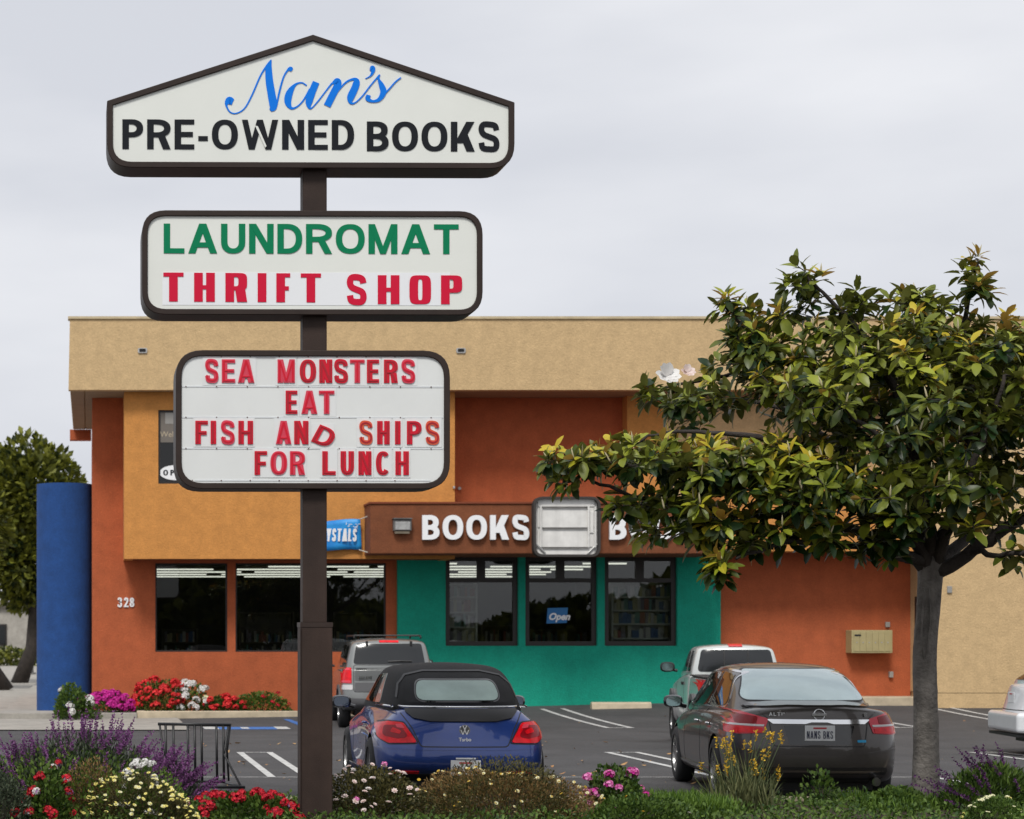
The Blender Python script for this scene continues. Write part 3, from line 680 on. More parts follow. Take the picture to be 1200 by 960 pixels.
def board(outer_px, rads, fw, label, face='sign_face'):
    pts = [(sx(a), sz(b)) for a, b in outer_px]; out = rpoly(pts, rads, 7)
    # inner outline: inset polygon
    n = len(pts); ins = []
    for i in range(n):
        p0, p1, p2 = Vector(pts[i - 1]), Vector(pts[i]), Vector(pts[(i + 1) % n]); d1 = (p1 - p0).normalized(); d2 = (p2 - p1).normalized()
        n1 = Vector((-d1.y, d1.x)); n2 = Vector((-d2.y, d2.x)); b_ = (n1 + n2); b_ = b_ / b_.dot(n1); ins.append(tuple(p1 + b_ * fw))
    rr = [max(.006, q - fw) for q in rads]
    if True:
        for s in (1, -1):
            pass
    inn = rpoly(ins, rr, 7)
    # a corner that keeps no radius inside still needs the same count
    if len(inn) != len(out): raise RuntimeError('outline mismatch')
    bd = []
    bm = bmesh.new(); ring_prism(bm, out, inn, FY, FY + D); fo = obj('frame', bm, 'bronze', sign, smooth=True, auto=35, bevel=.006); bd.append(fo)
    if label: fo['label'] = label
    bm = bmesh.new(); prism(bm, inn, FY + .02, FY + .035); bd.append(obj('face_panel', bm, face, sign))
    bm = bmesh.new(); prism(bm, inn, FY + D - .035, FY + D - .02); bd.append(obj('face_panel', bm, face, sign))
    return bd
# outlines run anticlockwise seen from the front (x right, z up), pixels of the photograph; parts are then turned
b1 = board([(125.0, 197), (603.5, 197), (603.5, 119), (366.5, 40.5), (125.0, 119)], [.22, .22, .012, .012, .012], .052, 'brown frame of the gabled top board')
LF = FY + .019
b1 += word('PRE-OWNED', sx(143), sx(415), sz(175), .262, LF - .004, .003, 'black_letter', sign, gap=.15, t=.22, th=.165)
b1 += word('BOOKS', sx(430), sx(586.5), sz(176.5), .262, LF - .004, .003, 'black_letter', sign, gap=.13, t=.22, th=.165)
def script(strokes, m, name='script_letter'):
    out = []
    for k, st_ in enumerate(strokes):
        P = cr_spline([(a, b, w) for a, b, w in st_], 7); pts = [(sx(250 + p[0] / 5.217), sz(60.5 + p[1] / 5.217)) for p in P]; ws = [max(.0075, p[2] * 1.08 / 5.217 / S) for p in P]
        Lf, Rt = ribbon2(pts, ws); bm = bmesh.new(); y = LF - .004 - .0005 * k
        A = [bm.verts.new((p.x, y, p.y)) for p in Lf]; Bq = [bm.verts.new((p.x, y, p.y)) for p in Rt]; C = [bm.verts.new((p.x, LF, p.y)) for p in Lf]; Dq = [bm.verts.new((p.x, LF, p.y)) for p in Rt]
        for i in range(len(A) - 1):
            for f in ((A[i], A[i + 1], Bq[i + 1], Bq[i]), (A[i + 1], A[i], C[i], C[i + 1]), (Bq[i], Bq[i + 1], Dq[i + 1], Dq[i])): bm.faces.new(f)
        out.append(obj(name, bm, m, sign, normals=True))
    return out
N1 = [[(118, 308, 34), (95, 300, 44), (78, 325, 14), (100, 368, 8), (140, 376, 7), (190, 345, 8), (235, 265, 9), (285, 150, 9), (325, 85, 10), (352, 50, 8)],
      [(352, 48, 6), (338, 100, 34), (342, 180, 42), (355, 260, 44), (366, 330, 44), (352, 356, 22), (349, 360, 4)],
      [(388, 325, 6), (395, 280, 10), (410, 215, 10), (430, 150, 9), (455, 110, 12), (470, 104, 28), (484, 98, 10)]]
N2 = [[(570, 205, 8), (540, 188, 8), (500, 200, 14), (465, 250, 38), (455, 305, 38), (475, 343, 16), (510, 335, 9), (550, 295, 9), (590, 225, 10)],
      [(628, 184, 38), (605, 240, 40), (585, 300, 40), (585, 335, 20), (600, 343, 8), (640, 300, 8), (690, 235, 8), (725, 190, 10)],
      [(725, 192, 8), (755, 178, 36), (760, 200, 40), (730, 260, 40), (695, 330, 40)],
      [(712, 300, 8), (760, 240, 8), (810, 185, 10), (855, 165, 14), (875, 180, 36), (865, 220, 40), (840, 275, 40), (840, 308, 18), (865, 310, 8), (910, 270, 8), (960, 205, 8), (1018, 137, 9)],
      [(958, 96, 16), (972, 100, 34), (975, 120, 20), (960, 145, 9), (930, 162, 4)],
      [(1018, 137, 6), (1012, 165, 12), (1030, 205, 30), (1040, 245, 34), (1015, 288, 22), (975, 300, 14), (945, 285, 26), (950, 262, 24)],
      [(1030, 272, 10), (1075, 225, 9), (1115, 180, 8), (1148, 154, 7)]]
b1 += script(N1, 'blue_letter') + script(N2, 'blue_letter')
# tear in the W of the vinyl
bm = bmesh.new(); prism(bm, [(sx(298.5), sz(147)), (sx(302), sz(148)), (sx(312), sz(171)), (sx(310.5), sz(173))], LF - .0085, LF - .0075); b1.append(obj('torn_vinyl', bm, 'sign_face', sign))
for o in b1: turn(o, PSX)
b2 = board([(166.0, 369), (566, 369), (566, 246.8), (166.0, 246.8)], [.21, .21, .21, .21], .05, 'brown frame of the middle board')
b2 += word('LAUNDROMAT', sx(191.5), sx(538), sz(297), .262, LF - .004, .003, 'green_letter', sign, gap=.13, t=.215, th=.17)
b2.append(obj('vinyl_strip', BB(sx(190), sx(528), LF - .0015, LF, sz(357.5), sz(319)), 'strip_white', sign))
TW = dict(T=.8, H=.82, R=.86, I=.32, F=.55, S=.84, O=.82, P=.8)
b2 += word('THRIFT', sx(191), sx(376), sz(353.5), .255, LF - .006, .003, 'magenta_letter', sign, gap=.42, t=.30, th=.14, sq=4.5, widths=lambda c: TW[c], slope=-.004)
b2 += word('SHOP', sx(405), sx(542), sz(356), .255, LF - .006, .003, 'magenta_letter', sign, gap=.38, t=.30, th=.14, sq=4.5, widths=lambda c: TW[c])
for o in b2: turn(o, PSX)
b3 = board([(205.5, 573), (527.5, 573), (527.5, 410.5), (205.5, 410.5)], [.24, .24, .24, .24], .052, 'brown frame of the changeable letter board', 'board_face')
# rails
for py in (418, 453, 489, 525.5, 563):
    inset = 22 if py in (418, 563) else 7
    b3.append(obj('letter_rail', BB(sx(206 + inset), sx(527 - inset), FY + .0168, FY + .0195, sz(py) - .008, sz(py) + .008), 'clear_rail', sign, bevel=.003))
    bm = bmesh.new()
    for k in range(9 if inset < 10 else 8):
        x = sx(214 + inset / 2 + k * (36 if inset < 10 else 34)); tube(bm, [(x, FY + .0165, sz(py)), (x, FY + .012, sz(py))], .006, 6)
    b3.append(tag(obj('rail_clips', bm, 'rail_clip', sign), kind='stuff'))
RW = dict(S=.62, E=.56, A=.72, M=.82, O=.74, N=.70, T=.62, R=.64, F=.56, I=.18, H=.68, D=.66, P=.62, L=.55, U=.68, C=.66)
def reader(txt, boxes, pyb, hpx, mats=None):
    for k, (c, (a, b)) in enumerate(zip(txt, boxes)):
        m = (mats or {}).get(k, 'red_letter'); h = hpx / S; w = (b - a) / S; rot = 0.; lean = 0.
        z = sz(pyb)
        if (txt, k) == ('FISHANDSHIPS', 6): rot = radians(-22); h *= .82; z -= .012; lean = .12
        tl = obj('letter_tile', BB(sx(a) - .018, sx(b) + .018, FY + .0160 - .0008 * (k % 2), FY + .0165 + .0008 * (k % 2), z - .024, z + h + .024), 'clear_tile', sign, bevel=.0); b3.append(tl)
        tt = .048 / h
        g = obj('letter', letter_bm(c, sx(a), z, w, h, FY + .006, .009, tt, .16, 2.4, lean=lean, rot=rot), m, sign); b3.append(g)
        k2 = letter_bm(c, sx(a) + .010, z + .011, w - .020, h - .022, FY + .002, .0035, tt * .38, .055, 2.4, lean=lean, rot=rot)
        b3.append(obj('letter_ridge', k2, 'letter_core' if m != 'pink_red_letter' else 'red_letter', sign))
P_ = 'pink_red_letter'; O_ = 'orange_red_letter'
reader('SEAMONSTERS', [(239.5, 256), (259.5, 275), (278.5, 297.5), (325, 345), (351, 370), (374, 389), (391, 408), (410, 427), (430, 444), (450, 466), (470, 487)], 448.5, 27, {0: P_, 1: P_, 2: P_, 3: P_, 7: P_, 10: P_})
reader('EAT', [(334.5, 348), (353, 371.5), (373.5, 391.5)], 485, 27, {1: P_, 2: P_})
reader('FISHANDSHIPS', [(228.5, 243), (246.5, 254), (258, 275), (279, 296), (323, 341), (344.5, 361), (367.5, 390), (420.5, 437), (442, 456.5), (463, 469.5), (477, 494), (498.5, 515.5)], 520.5, 27, {0: 'red_letter', 2: P_, 4: P_, 7: O_, 11: O_})
reader('FORLUNCH', [(298, 312.5), (316.5, 336), (339.5, 357), (377.5, 393), (399, 414.5), (420, 435), (440.5, 457), (463.5, 479)], 556.5, 27.5, {1: P_, 2: P_, 3: 'red_letter'})
for o in b3: turn(o, PSX)
# ---------------------------------------------------------------- vehicles
def paintm(name, c, rough=.32, metal=.35, coat=1.): return mat(name, c, rough, metal, coat=coat, var=.03, vscale=9)
paintm('altima_paint', (.066, .058, .054), .38, .45, .7)
paintm('beetle_paint', (.013, .045, .225), .34, .3)
paintm('suv_paint', (.23, .24, .235), .36, .5)
paintm('suv_cladding', (.11, .115, .115), .5, .3, .2)
paintm('pickup_paint', (.60, .63, .61), .36, .25)
paintm('white_paint', (.74, .76, .78), .3, .0)
mat('soft_top', (.013, .013, .014), .92, var=.15, vscale=8, bump=.3, bscale=300)
mat('tyre', (.014, .014, .015), .75, bump=.2, bscale=80)
mat('rim', (.46, .46, .46), .28, metal=.9)
mat('rim_dark', (.05, .05, .05), .4, metal=.6)
mat('black_trim', (.010, .010, .011), .5)
mat('black_gloss', (.006, .006, .007), .12, coat=.6)
mat('grey_trim', (.09, .09, .095), .55)
mat('car_glass', (.014, .016, .018), .16, spec=.6)
mat('car_glass_pale', (.52, .64, .64), .07, metal=.5, spec=.8, var=.10, vscale=1.5)  # pale sky reflection painted into the base colour
mat('side_glass', (.02, .02, .018), .03, metal=.0, spec=1.)
mat('top_window', (.25, .33, .30), .14, metal=.25, var=.22, vscale=1.8, spec=.6)
mat('chrome', (.72, .73, .74), .12, metal=1.)
mat('tail_red', (.72, .006, .014), .2, spec=.3, coat=.15, var=.25, vscale=14)
mat('tail_dark_red', (.26, .004, .010), .2, spec=.3, coat=.2)
mat('tail_pink', (.70, .06, .09), .2, spec=.3, coat=.2)
mat('tail_clear', (.62, .60, .60), .12, coat=1.)
mat('plate_white', (.70, .71, .72), .5)
mat('plate_ink', (.015, .02, .06), .5)
mat('plate_red', (.5, .05, .06), .5)
mat('mirror_glass', (.35, .50, .50), .05, metal=.9)
mat('mirror_glass_blue', (.30, .36, .46), .05, metal=.9)
mat('badge_blue', (.02, .35, .65), .3)
COLS = [-1, -.72, -.38, 0, .38, .72, 1]
def hull(rings, crown, rear=(.2, None), front=(.2, None), sub=2, p=2.4):
    """smooth closed shell. rings: (y, [(x, z) bottom to top]); crown: rise of the top centre per ring; caps bulge rear and front"""
    bm = bmesh.new(); m = len(rings[0][1]) - 1; V = []
    nc = len(COLS)
    def row(y, side, cr, l, bulge=0, dy=None):
        x, z = side[l]; return [(f * x, y + (dy[l] if dy else 0) + bulge * (1 - abs(f) ** p), z + cr * (l / m) ** 3 * (1 - f * f)) for f in COLS]
    for (y, side), cr in zip(rings, crown):
        left = [bm.verts.new((-x, y, z)) for x, z in side]; right = [bm.verts.new((x, y, z)) for x, z in side]
        top = [bm.verts.new(q) for q in row(y, side, cr, m)[1:-1]]; bot = [bm.verts.new(q) for q in row(y, side, cr, 0)[1:-1]]
        V.append((left, right, top, bot))
    def loop(v): l, r, t, b = v; return l + t + r[::-1] + b[::-1]
    for a, b in zip(V, V[1:]):
        A, Bq = loop(a), loop(b); n = len(A)
        for i in range(n): bm.faces.new((A[i], A[(i + 1) % n], Bq[(i + 1) % n], Bq[i]))
    for idx, (bulge, dy), sgn in ((0, rear, -1), (-1, front, 1)):
        y, side = rings[idx]; cr = crown[idx]; l, r, t, b = V[idx]; g = []
        for k in range(m + 1):
            if k == 0: g.append([l[0]] + b + [r[0]])
            elif k == m: g.append([l[m]] + t + [r[m]])
            else:
                q = row(y, side, cr, k, sgn * bulge, dy); g.append([l[k]] + [bm.verts.new(c) for c in q[1:-1]] + [r[k]])
        # push the top and bottom rows out as well
        for rowk, k in ((t, m), (b, 0)):
            q = row(y, side, cr, k, sgn * bulge * (.85 if k else .6), dy)
            for v, c in zip(rowk, q[1:-1]): v.co = Vector(c)
        if dy:
            for k in range(m + 1):
                l[k].co.y = y + dy[k]; r[k].co.y = y + dy[k]
        for k in range(m):
            for c in range(nc - 1): bm.faces.new((g[k][c], g[k][c + 1], g[k + 1][c + 1], g[k + 1][c]))
    bmesh.ops.recalc_face_normals(bm, faces=bm.faces)
    me = bpy.data.meshes.new('h'); bm.to_mesh(me); bm.free()
    o = bpy.data.objects.new('h', me); COL.objects.link(o); md = o.modifiers.new('s', 'SUBSURF'); md.levels = sub; md.render_levels = sub
    return o
def bake(o):
    bpy.context.view_layer.update(); me = bpy.data.meshes.new_from_object(o.evaluated_get(bpy.context.evaluated_depsgraph_get())); o.modifiers.clear(); o.data = me; return me
def cut(o, cyls, m='black_trim'):
    o.data.materials.append(MATS[m])
    for (y, z, r, x0, x1) in cyls:
        bm = bmesh.new(); tube(bm, [(x0, y, z), (x1, y, z)], r, 40); bmesh.ops.recalc_face_normals(bm, faces=bm.faces)
        me = bpy.data.meshes.new('c'); bm.to_mesh(me); bm.free(); me.materials.append(MATS[m]); c = bpy.data.objects.new('c', me); COL.objects.link(c)
        md = o.modifiers.new('b', 'BOOLEAN'); md.operation = 'DIFFERENCE'; md.solver = 'EXACT'; md.object = c; md.material_mode = 'TRANSFER'
        bake(o); bpy.data.objects.remove(c)
class Car:
    def __init__(s, root): s.root = root; s.bv = []
    def shell(s, name, o, m, arches=(), extra=None):
        o.name = name; bake(o); o.data.materials.clear(); o.data.materials.append(MATS[m])
        bmx = bmesh.new(); bmx.from_mesh(o.data); s.bv.append(BVHTree.FromBMesh(bmx)); bmx.free()
        if arches: cut(o, arches)
        for p in o.data.polygons: p.use_smooth = True
        o.data.set_sharp_from_angle(angle=radians(38)); o.parent = s.root; o.data.name = name
        return o
    def hit(s, u, v, view, only=None):
        if view == 'rear': og, d = Vector((u, -3, v)), Vector((0, 1, 0))
        elif view == 'left': og, d = Vector((-3, u, v)), Vector((1, 0, 0))
        elif view == 'right': og, d = Vector((3, u, v)), Vector((-1, 0, 0))
        else: og, d = Vector((u, v, 4)), Vector((0, 0, -1))
        best = None
        for i, b in enumerate(s.bv):
            if only is not None and i != only: continue
            h = b.ray_cast(og, d)
            if h[0] is not None and (best is None or h[3] < best[2]): best = (h[0], h[1] if h[1].dot(d) < 0 else -h[1], h[3])
        return best, d
    def patch(s, name, poly, view, m, off=.004, grid=.05, thick=.02, parent=None, only=None):
        bm = bmesh.new(); f = bm.faces.new([bm.verts.new((u, v, 0)) for u, v in poly]); us = [p[0] for p in poly]; vs = [p[1] for p in poly]
        for ax, lo, hi in ((0, min(us), max(us)), (1, min(vs), max(vs))):
            k = math.ceil(lo / grid) * grid
            while k < hi:
                co = [0, 0, 0]; no = [0, 0, 0]; co[ax] = k + .00013; no[ax] = 1
                bmesh.ops.bisect_plane(bm, geom=bm.verts[:] + bm.edges[:] + bm.faces[:], plane_co=co, plane_no=no); k += grid
        bmesh.ops.triangulate(bm, faces=bm.faces)
        dead = []; base = {}
        for v in bm.verts:
            h, d = s.hit(v.co.x, v.co.y, view, only)
            if h is None: dead.append(v); continue
            v.co = h[0] + h[1] * off; base[v] = h[0] - h[1] * thick
        bmesh.ops.delete(bm, geom=dead, context='VERTS')
        edges = [e for e in bm.edges if e.is_boundary]; nv = {}
        for e in edges:
            for v in e.verts:
                if v not in nv: nv[v] = bm.verts.new(base[v])
        for e in edges: bm.faces.new((e.verts[0], e.verts[1], nv[e.verts[1]], nv[e.verts[0]]))
        bmesh.ops.recalc_face_normals(bm, faces=bm.faces)
        o = obj(name, bm, m, parent or s.root, smooth=True, world=False, normals=False, auto=50)
        if parent is not None and parent is not s.root: pass
        return o
    def line(s, name, pts, view, w, m='black_trim', off=.002, parent=None, step=.04, closed=False, thick=.006, only=None):
        if closed: pts = list(pts) + [pts[0]]
        P = []
        for a, b in zip(pts, pts[1:]):
            a, b = Vector(a), Vector(b); n = max(1, int((b - a).length / step)); P += [a.lerp(b, i / n) for i in range(n)]
        P.append(Vector(pts[-1])); Lf, Rt = ribbon2(P, w); bm = bmesh.new(); pr = None
        for a, b in zip(Lf, Rt):
            ha, _ = s.hit(a.x, a.y, view, only); hb, _ = s.hit(b.x, b.y, view, only)
            if ha is None or hb is None: pr = None; continue
            q = [bm.verts.new(h[0] + h[1] * o_) for h, o_ in ((ha, off), (hb, off), (ha, -thick), (hb, -thick))]
            if pr:
                for i, j in ((0, 1), (2, 0), (1, 3)): bm.faces.new((pr[i], pr[j], q[j], q[i]))
            pr = q
        return obj(name, bm, m, parent or s.root, smooth=True, world=False, auto=50)
    def wheel(s, x, y, r, w, rimr, rim='rim', spokes=5, side=-1, double=True):
        bm = bmesh.new(); prof = [(-w / 2 + .0, rimr - .005), (-w / 2, r - .05), (-w / 2 + .018, r - .014), (-w / 2 + .05, r), (w / 2 - .05, r), (w / 2 - .018, r - .014), (w / 2, r - .05), (w / 2, rimr - .005)]
        n = 36; g = [[bm.verts.new((x + a, y + q * cos(2 * pi * k / n), r + q * sin(2 * pi * k / n))) for a, q in prof] for k in range(n)]
        for k in range(n):
            for i in range(len(prof) - 1): bm.faces.new((g[k][i], g[k][i + 1], g[(k + 1) % n][i + 1], g[(k + 1) % n][i]))
            bm.faces.new((g[k][-1], g[k][0], g[(k + 1) % n][0], g[(k + 1) % n][-1]))
        t = obj('wheel', bm, 'tyre', s.root, smooth=True, world=False, auto=40)
        bm = bmesh.new(); xo = x + side * (w / 2 - .012); xi = x - side * w * .1; n = 36
        prof = [(xo, rimr), (xo, rimr - .018), (xi, rimr - .03)]; g = [[bm.verts.new((a, y + q * cos(2 * pi * k / n), r + q * sin(2 * pi * k / n))) for a, q in prof] for k in range(n)]
        for k in range(n):
            for i in range(2): bm.faces.new((g[k][i], g[k][i + 1], g[(k + 1) % n][i + 1], g[(k + 1) % n][i]))
        for k in range(spokes):
            for dd in ((-.13, .13) if double else (0,)):
                a = 2 * pi * k / spokes + dd + .3; da = .085 if double else .2; pts = [(rimr * .18, a - da * 2), (rimr - .012, a - da * .6 + dd * .3), (rimr - .012, a + da * .6 + dd * .3), (rimr * .18, a + da * 2)]
                A = [bm.verts.new((xo - side * .012, y + q * cos(b), r + q * sin(b))) for q, b in pts]; Bq = [bm.verts.new((xo - side * .04, y + q * cos(b), r + q * sin(b))) for q, b in pts]
                bm.faces.new(A); bm.faces.new(Bq[::-1])
                for i in range(4): bm.faces.new((A[i], Bq[i], Bq[(i + 1) % 4], A[(i + 1) % 4]))
        tube(bm, [(xo - side * .05, y, r), (xo - side * .004, y, r)], rimr * .24, 16)
        obj('rim', bm, rim, t, world=False, smooth=True, auto=30)
        bm = bmesh.new(); tube(bm, [(xi, y, r), (xi - side * .03, y, r)], rimr - .02, 24); obj('brake_disc', bm, 'rim_dark', t, world=False)
        return t
    def plate(s, txt, x, z, y, w=.305, h=.155, top=None, tilt=0.):
        f = obj('licence_plate', BB(x - w / 2, x + w / 2, y - .008, y, z - h / 2, z + h / 2), 'plate_white', s.root, world=False, bevel=.004)
        if txt: word(txt, x - w * .43, x + w * .43, z - h * .36, h * .5, y - .0115, .002, 'plate_ink', f, t=.10, th=.10, gap=.3, name='plate_letter', world=False)
        obj('plate_header', BB(x - w * .22, x + w * .22, y - .010, y - .0085, z + h * .27, z + h * .38), 'plate_red', f, world=False)
        return f
    def mirror(s, x, y, z, m, side=-1, gm='mirror_glass', sc=1.):
        bm = bmesh.new(); n = 14; rings = []
        prof = [(-.0, .80), (.03, 1.), (.09, .92), (.14, .55)]
        for d, k in prof: rings.append([bm.verts.new((x + side * .10 * sc + .115 * sc * k * math.copysign(abs(cos(a)) ** .7, cos(a)), y + d, z + .075 * sc * k * math.copysign(abs(sin(a)) ** .7, sin(a)))) for a in fr(0, 2 * pi, n)[:-1]])
        for a, b in zip(rings, rings[1:]):
            for k in range(n): bm.faces.new((a[k], a[(k + 1) % n], b[(k + 1) % n], b[k]))
        bm.faces.new(rings[0]); bm.faces.new(rings[-1][::-1]); tube(bm, [(x - side * .06, y + .05, z - .06), (x + side * .04, y + .05, z - .04)], .025, 8)
        f = obj('wing_mirror', bm, m, s.root, world=False, smooth=True, auto=40)
        bm = bmesh.new(); prism(bm, [(x + side * .10 * sc + .095 * sc * .9 * math.copysign(abs(cos(a)) ** .7, cos(a)), z + .057 * sc * math.copysign(abs(sin(a)) ** .7, sin(a))) for a in fr(0, 2 * pi, 20)[:-1]], y - .004, y + .004)
        obj('mirror_glass', bm, gm, f, world=False)
def emblem_ring(x, y, z, r, m, parent, name='emblem', tr=.006):
    bm = bmesh.new(); tube(bm, [(x + r * cos(a), y, z + r * sin(a)) for a in fr(0, 2 * pi, 24)], tr, 6, cap=False); return obj(name, bm, m, parent, world=False, smooth=True)
def side_levels(w, ws, bot, zw, sh, flare=1.):
    return [(w * .86, bot), (w * .965, bot + .045), (w * .995, bot * .5 + zw * .5), (w, zw), (w * .93 + ws * .07, zw * .5 + sh * .5), (ws + (w - ws) * .38, zw * .12 + sh * .88), (ws, sh)]
def rows(tab):
    return [(y, side_levels(w, ws, bot, zw, sh)) for y, w, ws, bot, zw, sh, cr in tab], [t[-1] for t in tab]
def cab(tab, zb):
    """tab: y, belt half-width, roof half-width, roof edge z, crown"""
    r = []
    for y, wb, wr, zr, cr in tab:
        h = zr - zb; r.append((y, [(wb * .97, zb - .1), (wb, zb), (wb - (wb - wr) * .30, zb + h * .38), (wb - (wb - wr) * .66, zb + h * .74), (wb - (wb - wr) * .88, zb + h * .93), (wr * .93, zb + h)]))
    return r, [t[-1] for t in tab]
# ---- dark brown saloon ------------------------------------------------------
def place(root, px, Y, rz): root.location = (PX2(px, Y), Y, G(PX2(px, Y), Y)); root.rotation_euler = (0, 0, radians(rz))
a = thing('saloon_car', 'dark brown saloon car with NANS BKS plate parked before the magnolia trunk', 'car'); place(a, 961, 20.4, -8.0); a.scale = (.962, 1, 1)
A = Car(a)
tab = [(.17, .80, .70, .30, .62, .985, .075), (.48, .885, .765, .22, .62, .985, .075), (1.06, .912, .80, .19, .62, .965, .06), (1.9, .905, .82, .19, .60, .94, .04), (3.0, .905, .81, .19, .60, .91, .04),
       (3.84, .912, .78, .19, .60, .86, .07), (4.35, .86, .68, .20, .56, .77, .06), (4.66, .72, .55, .26, .50, .66, .04)]
r_, c_ = rows(tab)
ar = [(1.06, .335, .375, -1.2, -.66), (1.06, .335, .375, .66, 1.2), (3.84, .335, .375, -1.2, -.66), (3.84, .335, .375, .66, 1.2)]
A.shell('body', hull(r_, c_, rear=(.17, [.05, .015, 0, .0, .03, .045, .055]), front=(.22, None), p=3.0), 'altima_paint', ar)
r_, c_ = cab([(.60, .74, .60, 1.0, .05), (.98, .79, .60, 1.17, .06), (1.45, .81, .58, 1.355, .045), (2.1, .82, .585, 1.425, .035), (2.8, .82, .58, 1.415, .035), (3.4, .81, .60, 1.22, .05), (3.95, .76, .62, .93, .05)], .90)
A.shell('roof', hull(r_, c_, rear=(.06, None), front=(.08, None)), 'altima_paint')
A.patch('rear_window', rpoly([(-.665, 1.075), (.665, 1.075), (.50, 1.385), (-.50, 1.385)], [.06, .06, .09, .09]), 'rear', 'car_glass_pale', .006)
A.line('window_seal', rpoly([(-.67, 1.072), (.67, 1.072), (.505, 1.39), (-.505, 1.39)], [.06, .06, .09, .09]), 'rear', .014, closed=True, off=.005)
for sgn, v in ((-1, 'left'), (1, 'right')):
    A.patch('side_window', rpoly([(1.15, 1.01), (1.95, .975), (1.95, 1.35), (1.52, 1.325)], [.06, .02, .02, .08]), v, 'side_glass', .005)
    A.patch('side_window', rpoly([(2.03, .975), (3.35, .965), (2.9, 1.31), (2.03, 1.355)], [.02, .05, .1, .02]), v, 'side_glass', .005)
    A.line('chrome_trim', rpoly([(1.10, .99), (3.42, .945), (2.9, 1.335), (2.0, 1.385), (1.45, 1.345)], [.05, .06, .2, .1, .2]), v, .014, 'chrome', closed=True, off=.007)
    for q in (1.22, 2.0, 3.12): A.line('panel_gap', [(q if q > 1.3 else 1.38, .93), (q if q > 1.3 else 1.34, .70), (q if q > 1.3 else 1.46, .25)] if q < 1.3 else [(q, .95), (q + .01, .28)], v, .008)
    A.line('sill_crease', [(1.45, .30), (3.45, .30)], v, .03, 'altima_paint', off=.012, thick=.02); A.line('shoulder_crease', [(.5, .90), (3.9, .80)], v, .012, 'altima_paint', off=.006)
    for q in (1.50, 2.28):
        h, d = A.hit(q, .80, v); bm = bmesh.new(); x = h[0].x + sgn * .028; tube(bm, [(h[0].x + sgn * .0, q - .09, .80), (x, q - .07, .805), (x, q + .07, .805), (h[0].x, q + .09, .80)], .013, 8); obj('door_handle', bm, 'chrome', a, world=False, smooth=True)
    L = A.patch('tail_light', rpoly([(sgn * .845, .965), (sgn * .76, .975), (sgn * .50, .905), (sgn * .555, .76), (sgn * .78, .745), (sgn * .84, .75)], .02), 'rear', 'tail_pink', .010, grid=.03)
    A.patch('light_band', rpoly([(sgn * .86, .835), (sgn * .56, .81), (sgn * .565, .762), (sgn * .87, .752)], .012), 'rear', 'tail_red', .016, grid=.03, parent=L)
    A.patch('light_core', rpoly([(sgn * .80, .95), (sgn * .60, .925), (sgn * .62, .85), (sgn * .80, .855)], .02), 'rear', 'tail_dark_red', .014, grid=.03, parent=L)
    A.patch('light_strip', rpoly([(sgn * .86, .85), (sgn * .54, .845), (sgn * .55, .825), (sgn * .86, .832)], .004), 'rear', 'tail_clear', .018, grid=.03, parent=L)
    for y_ in (1.06, 3.84): A.wheel(sgn * .805, y_, .335, .215, .235, side=sgn)
    A.mirror(sgn * .93, 3.12, .985, 'black_gloss', sgn)
    bm = bmesh.new(); h, d = A.hit(sgn * .60, .30, 'rear'); tube(bm, [(sgn * .58, .06, .275), (sgn * .58, .22, .275)], .045, 14); obj('exhaust_pipe', bm, 'chrome', a, world=False, smooth=True, auto=40)
A.line('boot_gap', rpoly([(-.66, 1.035), (-.50, .90), (-.46, .63), (.46, .63), (.50, .90), (.66, 1.035)], [0, .05, .04, .04, .05, 0]), 'rear', .010)
A.line('spoiler_edge', [(-.66, 1.02), (-.3, 1.045), (.3, 1.045), (.66, 1.02)], 'rear', .03, 'altima_paint', off=.02, thick=.02)
A.patch('plate_recess', rpoly([(-.36, .84), (-.30, .645), (.30, .645), (.36, .84)], .02), 'rear', 'black_gloss', .003)
A.patch('chrome_garnish', rpoly([(-.52, .90), (.52, .90), (.46, .855), (.14, .855), (.08, .872), (-.08, .872), (-.14, .855), (-.46, .855)], .008), 'rear', 'chrome', .018, grid=.04)
hy = A.hit(0, .77, 'rear')[0][0].y
A.plate('NANS BKS', 0, .765, hy - .012)
e = emblem_ring(0, A.hit(0, .95, 'rear')[0][0].y - .012, .95, .055, 'chrome', a)
obj('bar', BB(-.075, .075, e.data.vertices[0].co.y - .016, e.data.vertices[0].co.y + .004, .937, .963), 'chrome', e, world=False, bevel=.003)
hy = A.hit(-.4, .965, 'rear')[0][0].y
word('ALTIMA', -.50, -.27, .935, .036, hy - .012, .010, 'white_plastic', a, t=.15, th=.15, gap=.35, name='badge_letter', world=False)
word('S', .46, .49, .935, .034, hy - .01, .010, 'chrome', a, name='badge_letter', world=False)
A.patch('badge', rpoly(rect(.385, .672, .475, .697), .008), 'rear', 'badge_blue', .006, grid=.05)
A.line('bumper_crease', [(-.82, .60), (-.5, .56), (.5, .56), (.82, .60)], 'rear', .02, 'altima_paint', off=.008)
A.patch('bumper_lower', rpoly([(-.74, .42), (.74, .42), (.66, .285), (-.66, .285)], .05), 'rear', 'black_trim', .003)
bm = bmesh.new(); tube(bm, [(0, .3, .2), (0, 3.9, .2)], .12, 8); bb_ = BB(-.65, .65, .5, 4.3, .16, .24); bm.free(); obj('underbody', bb_, 'black_trim', a, world=False)
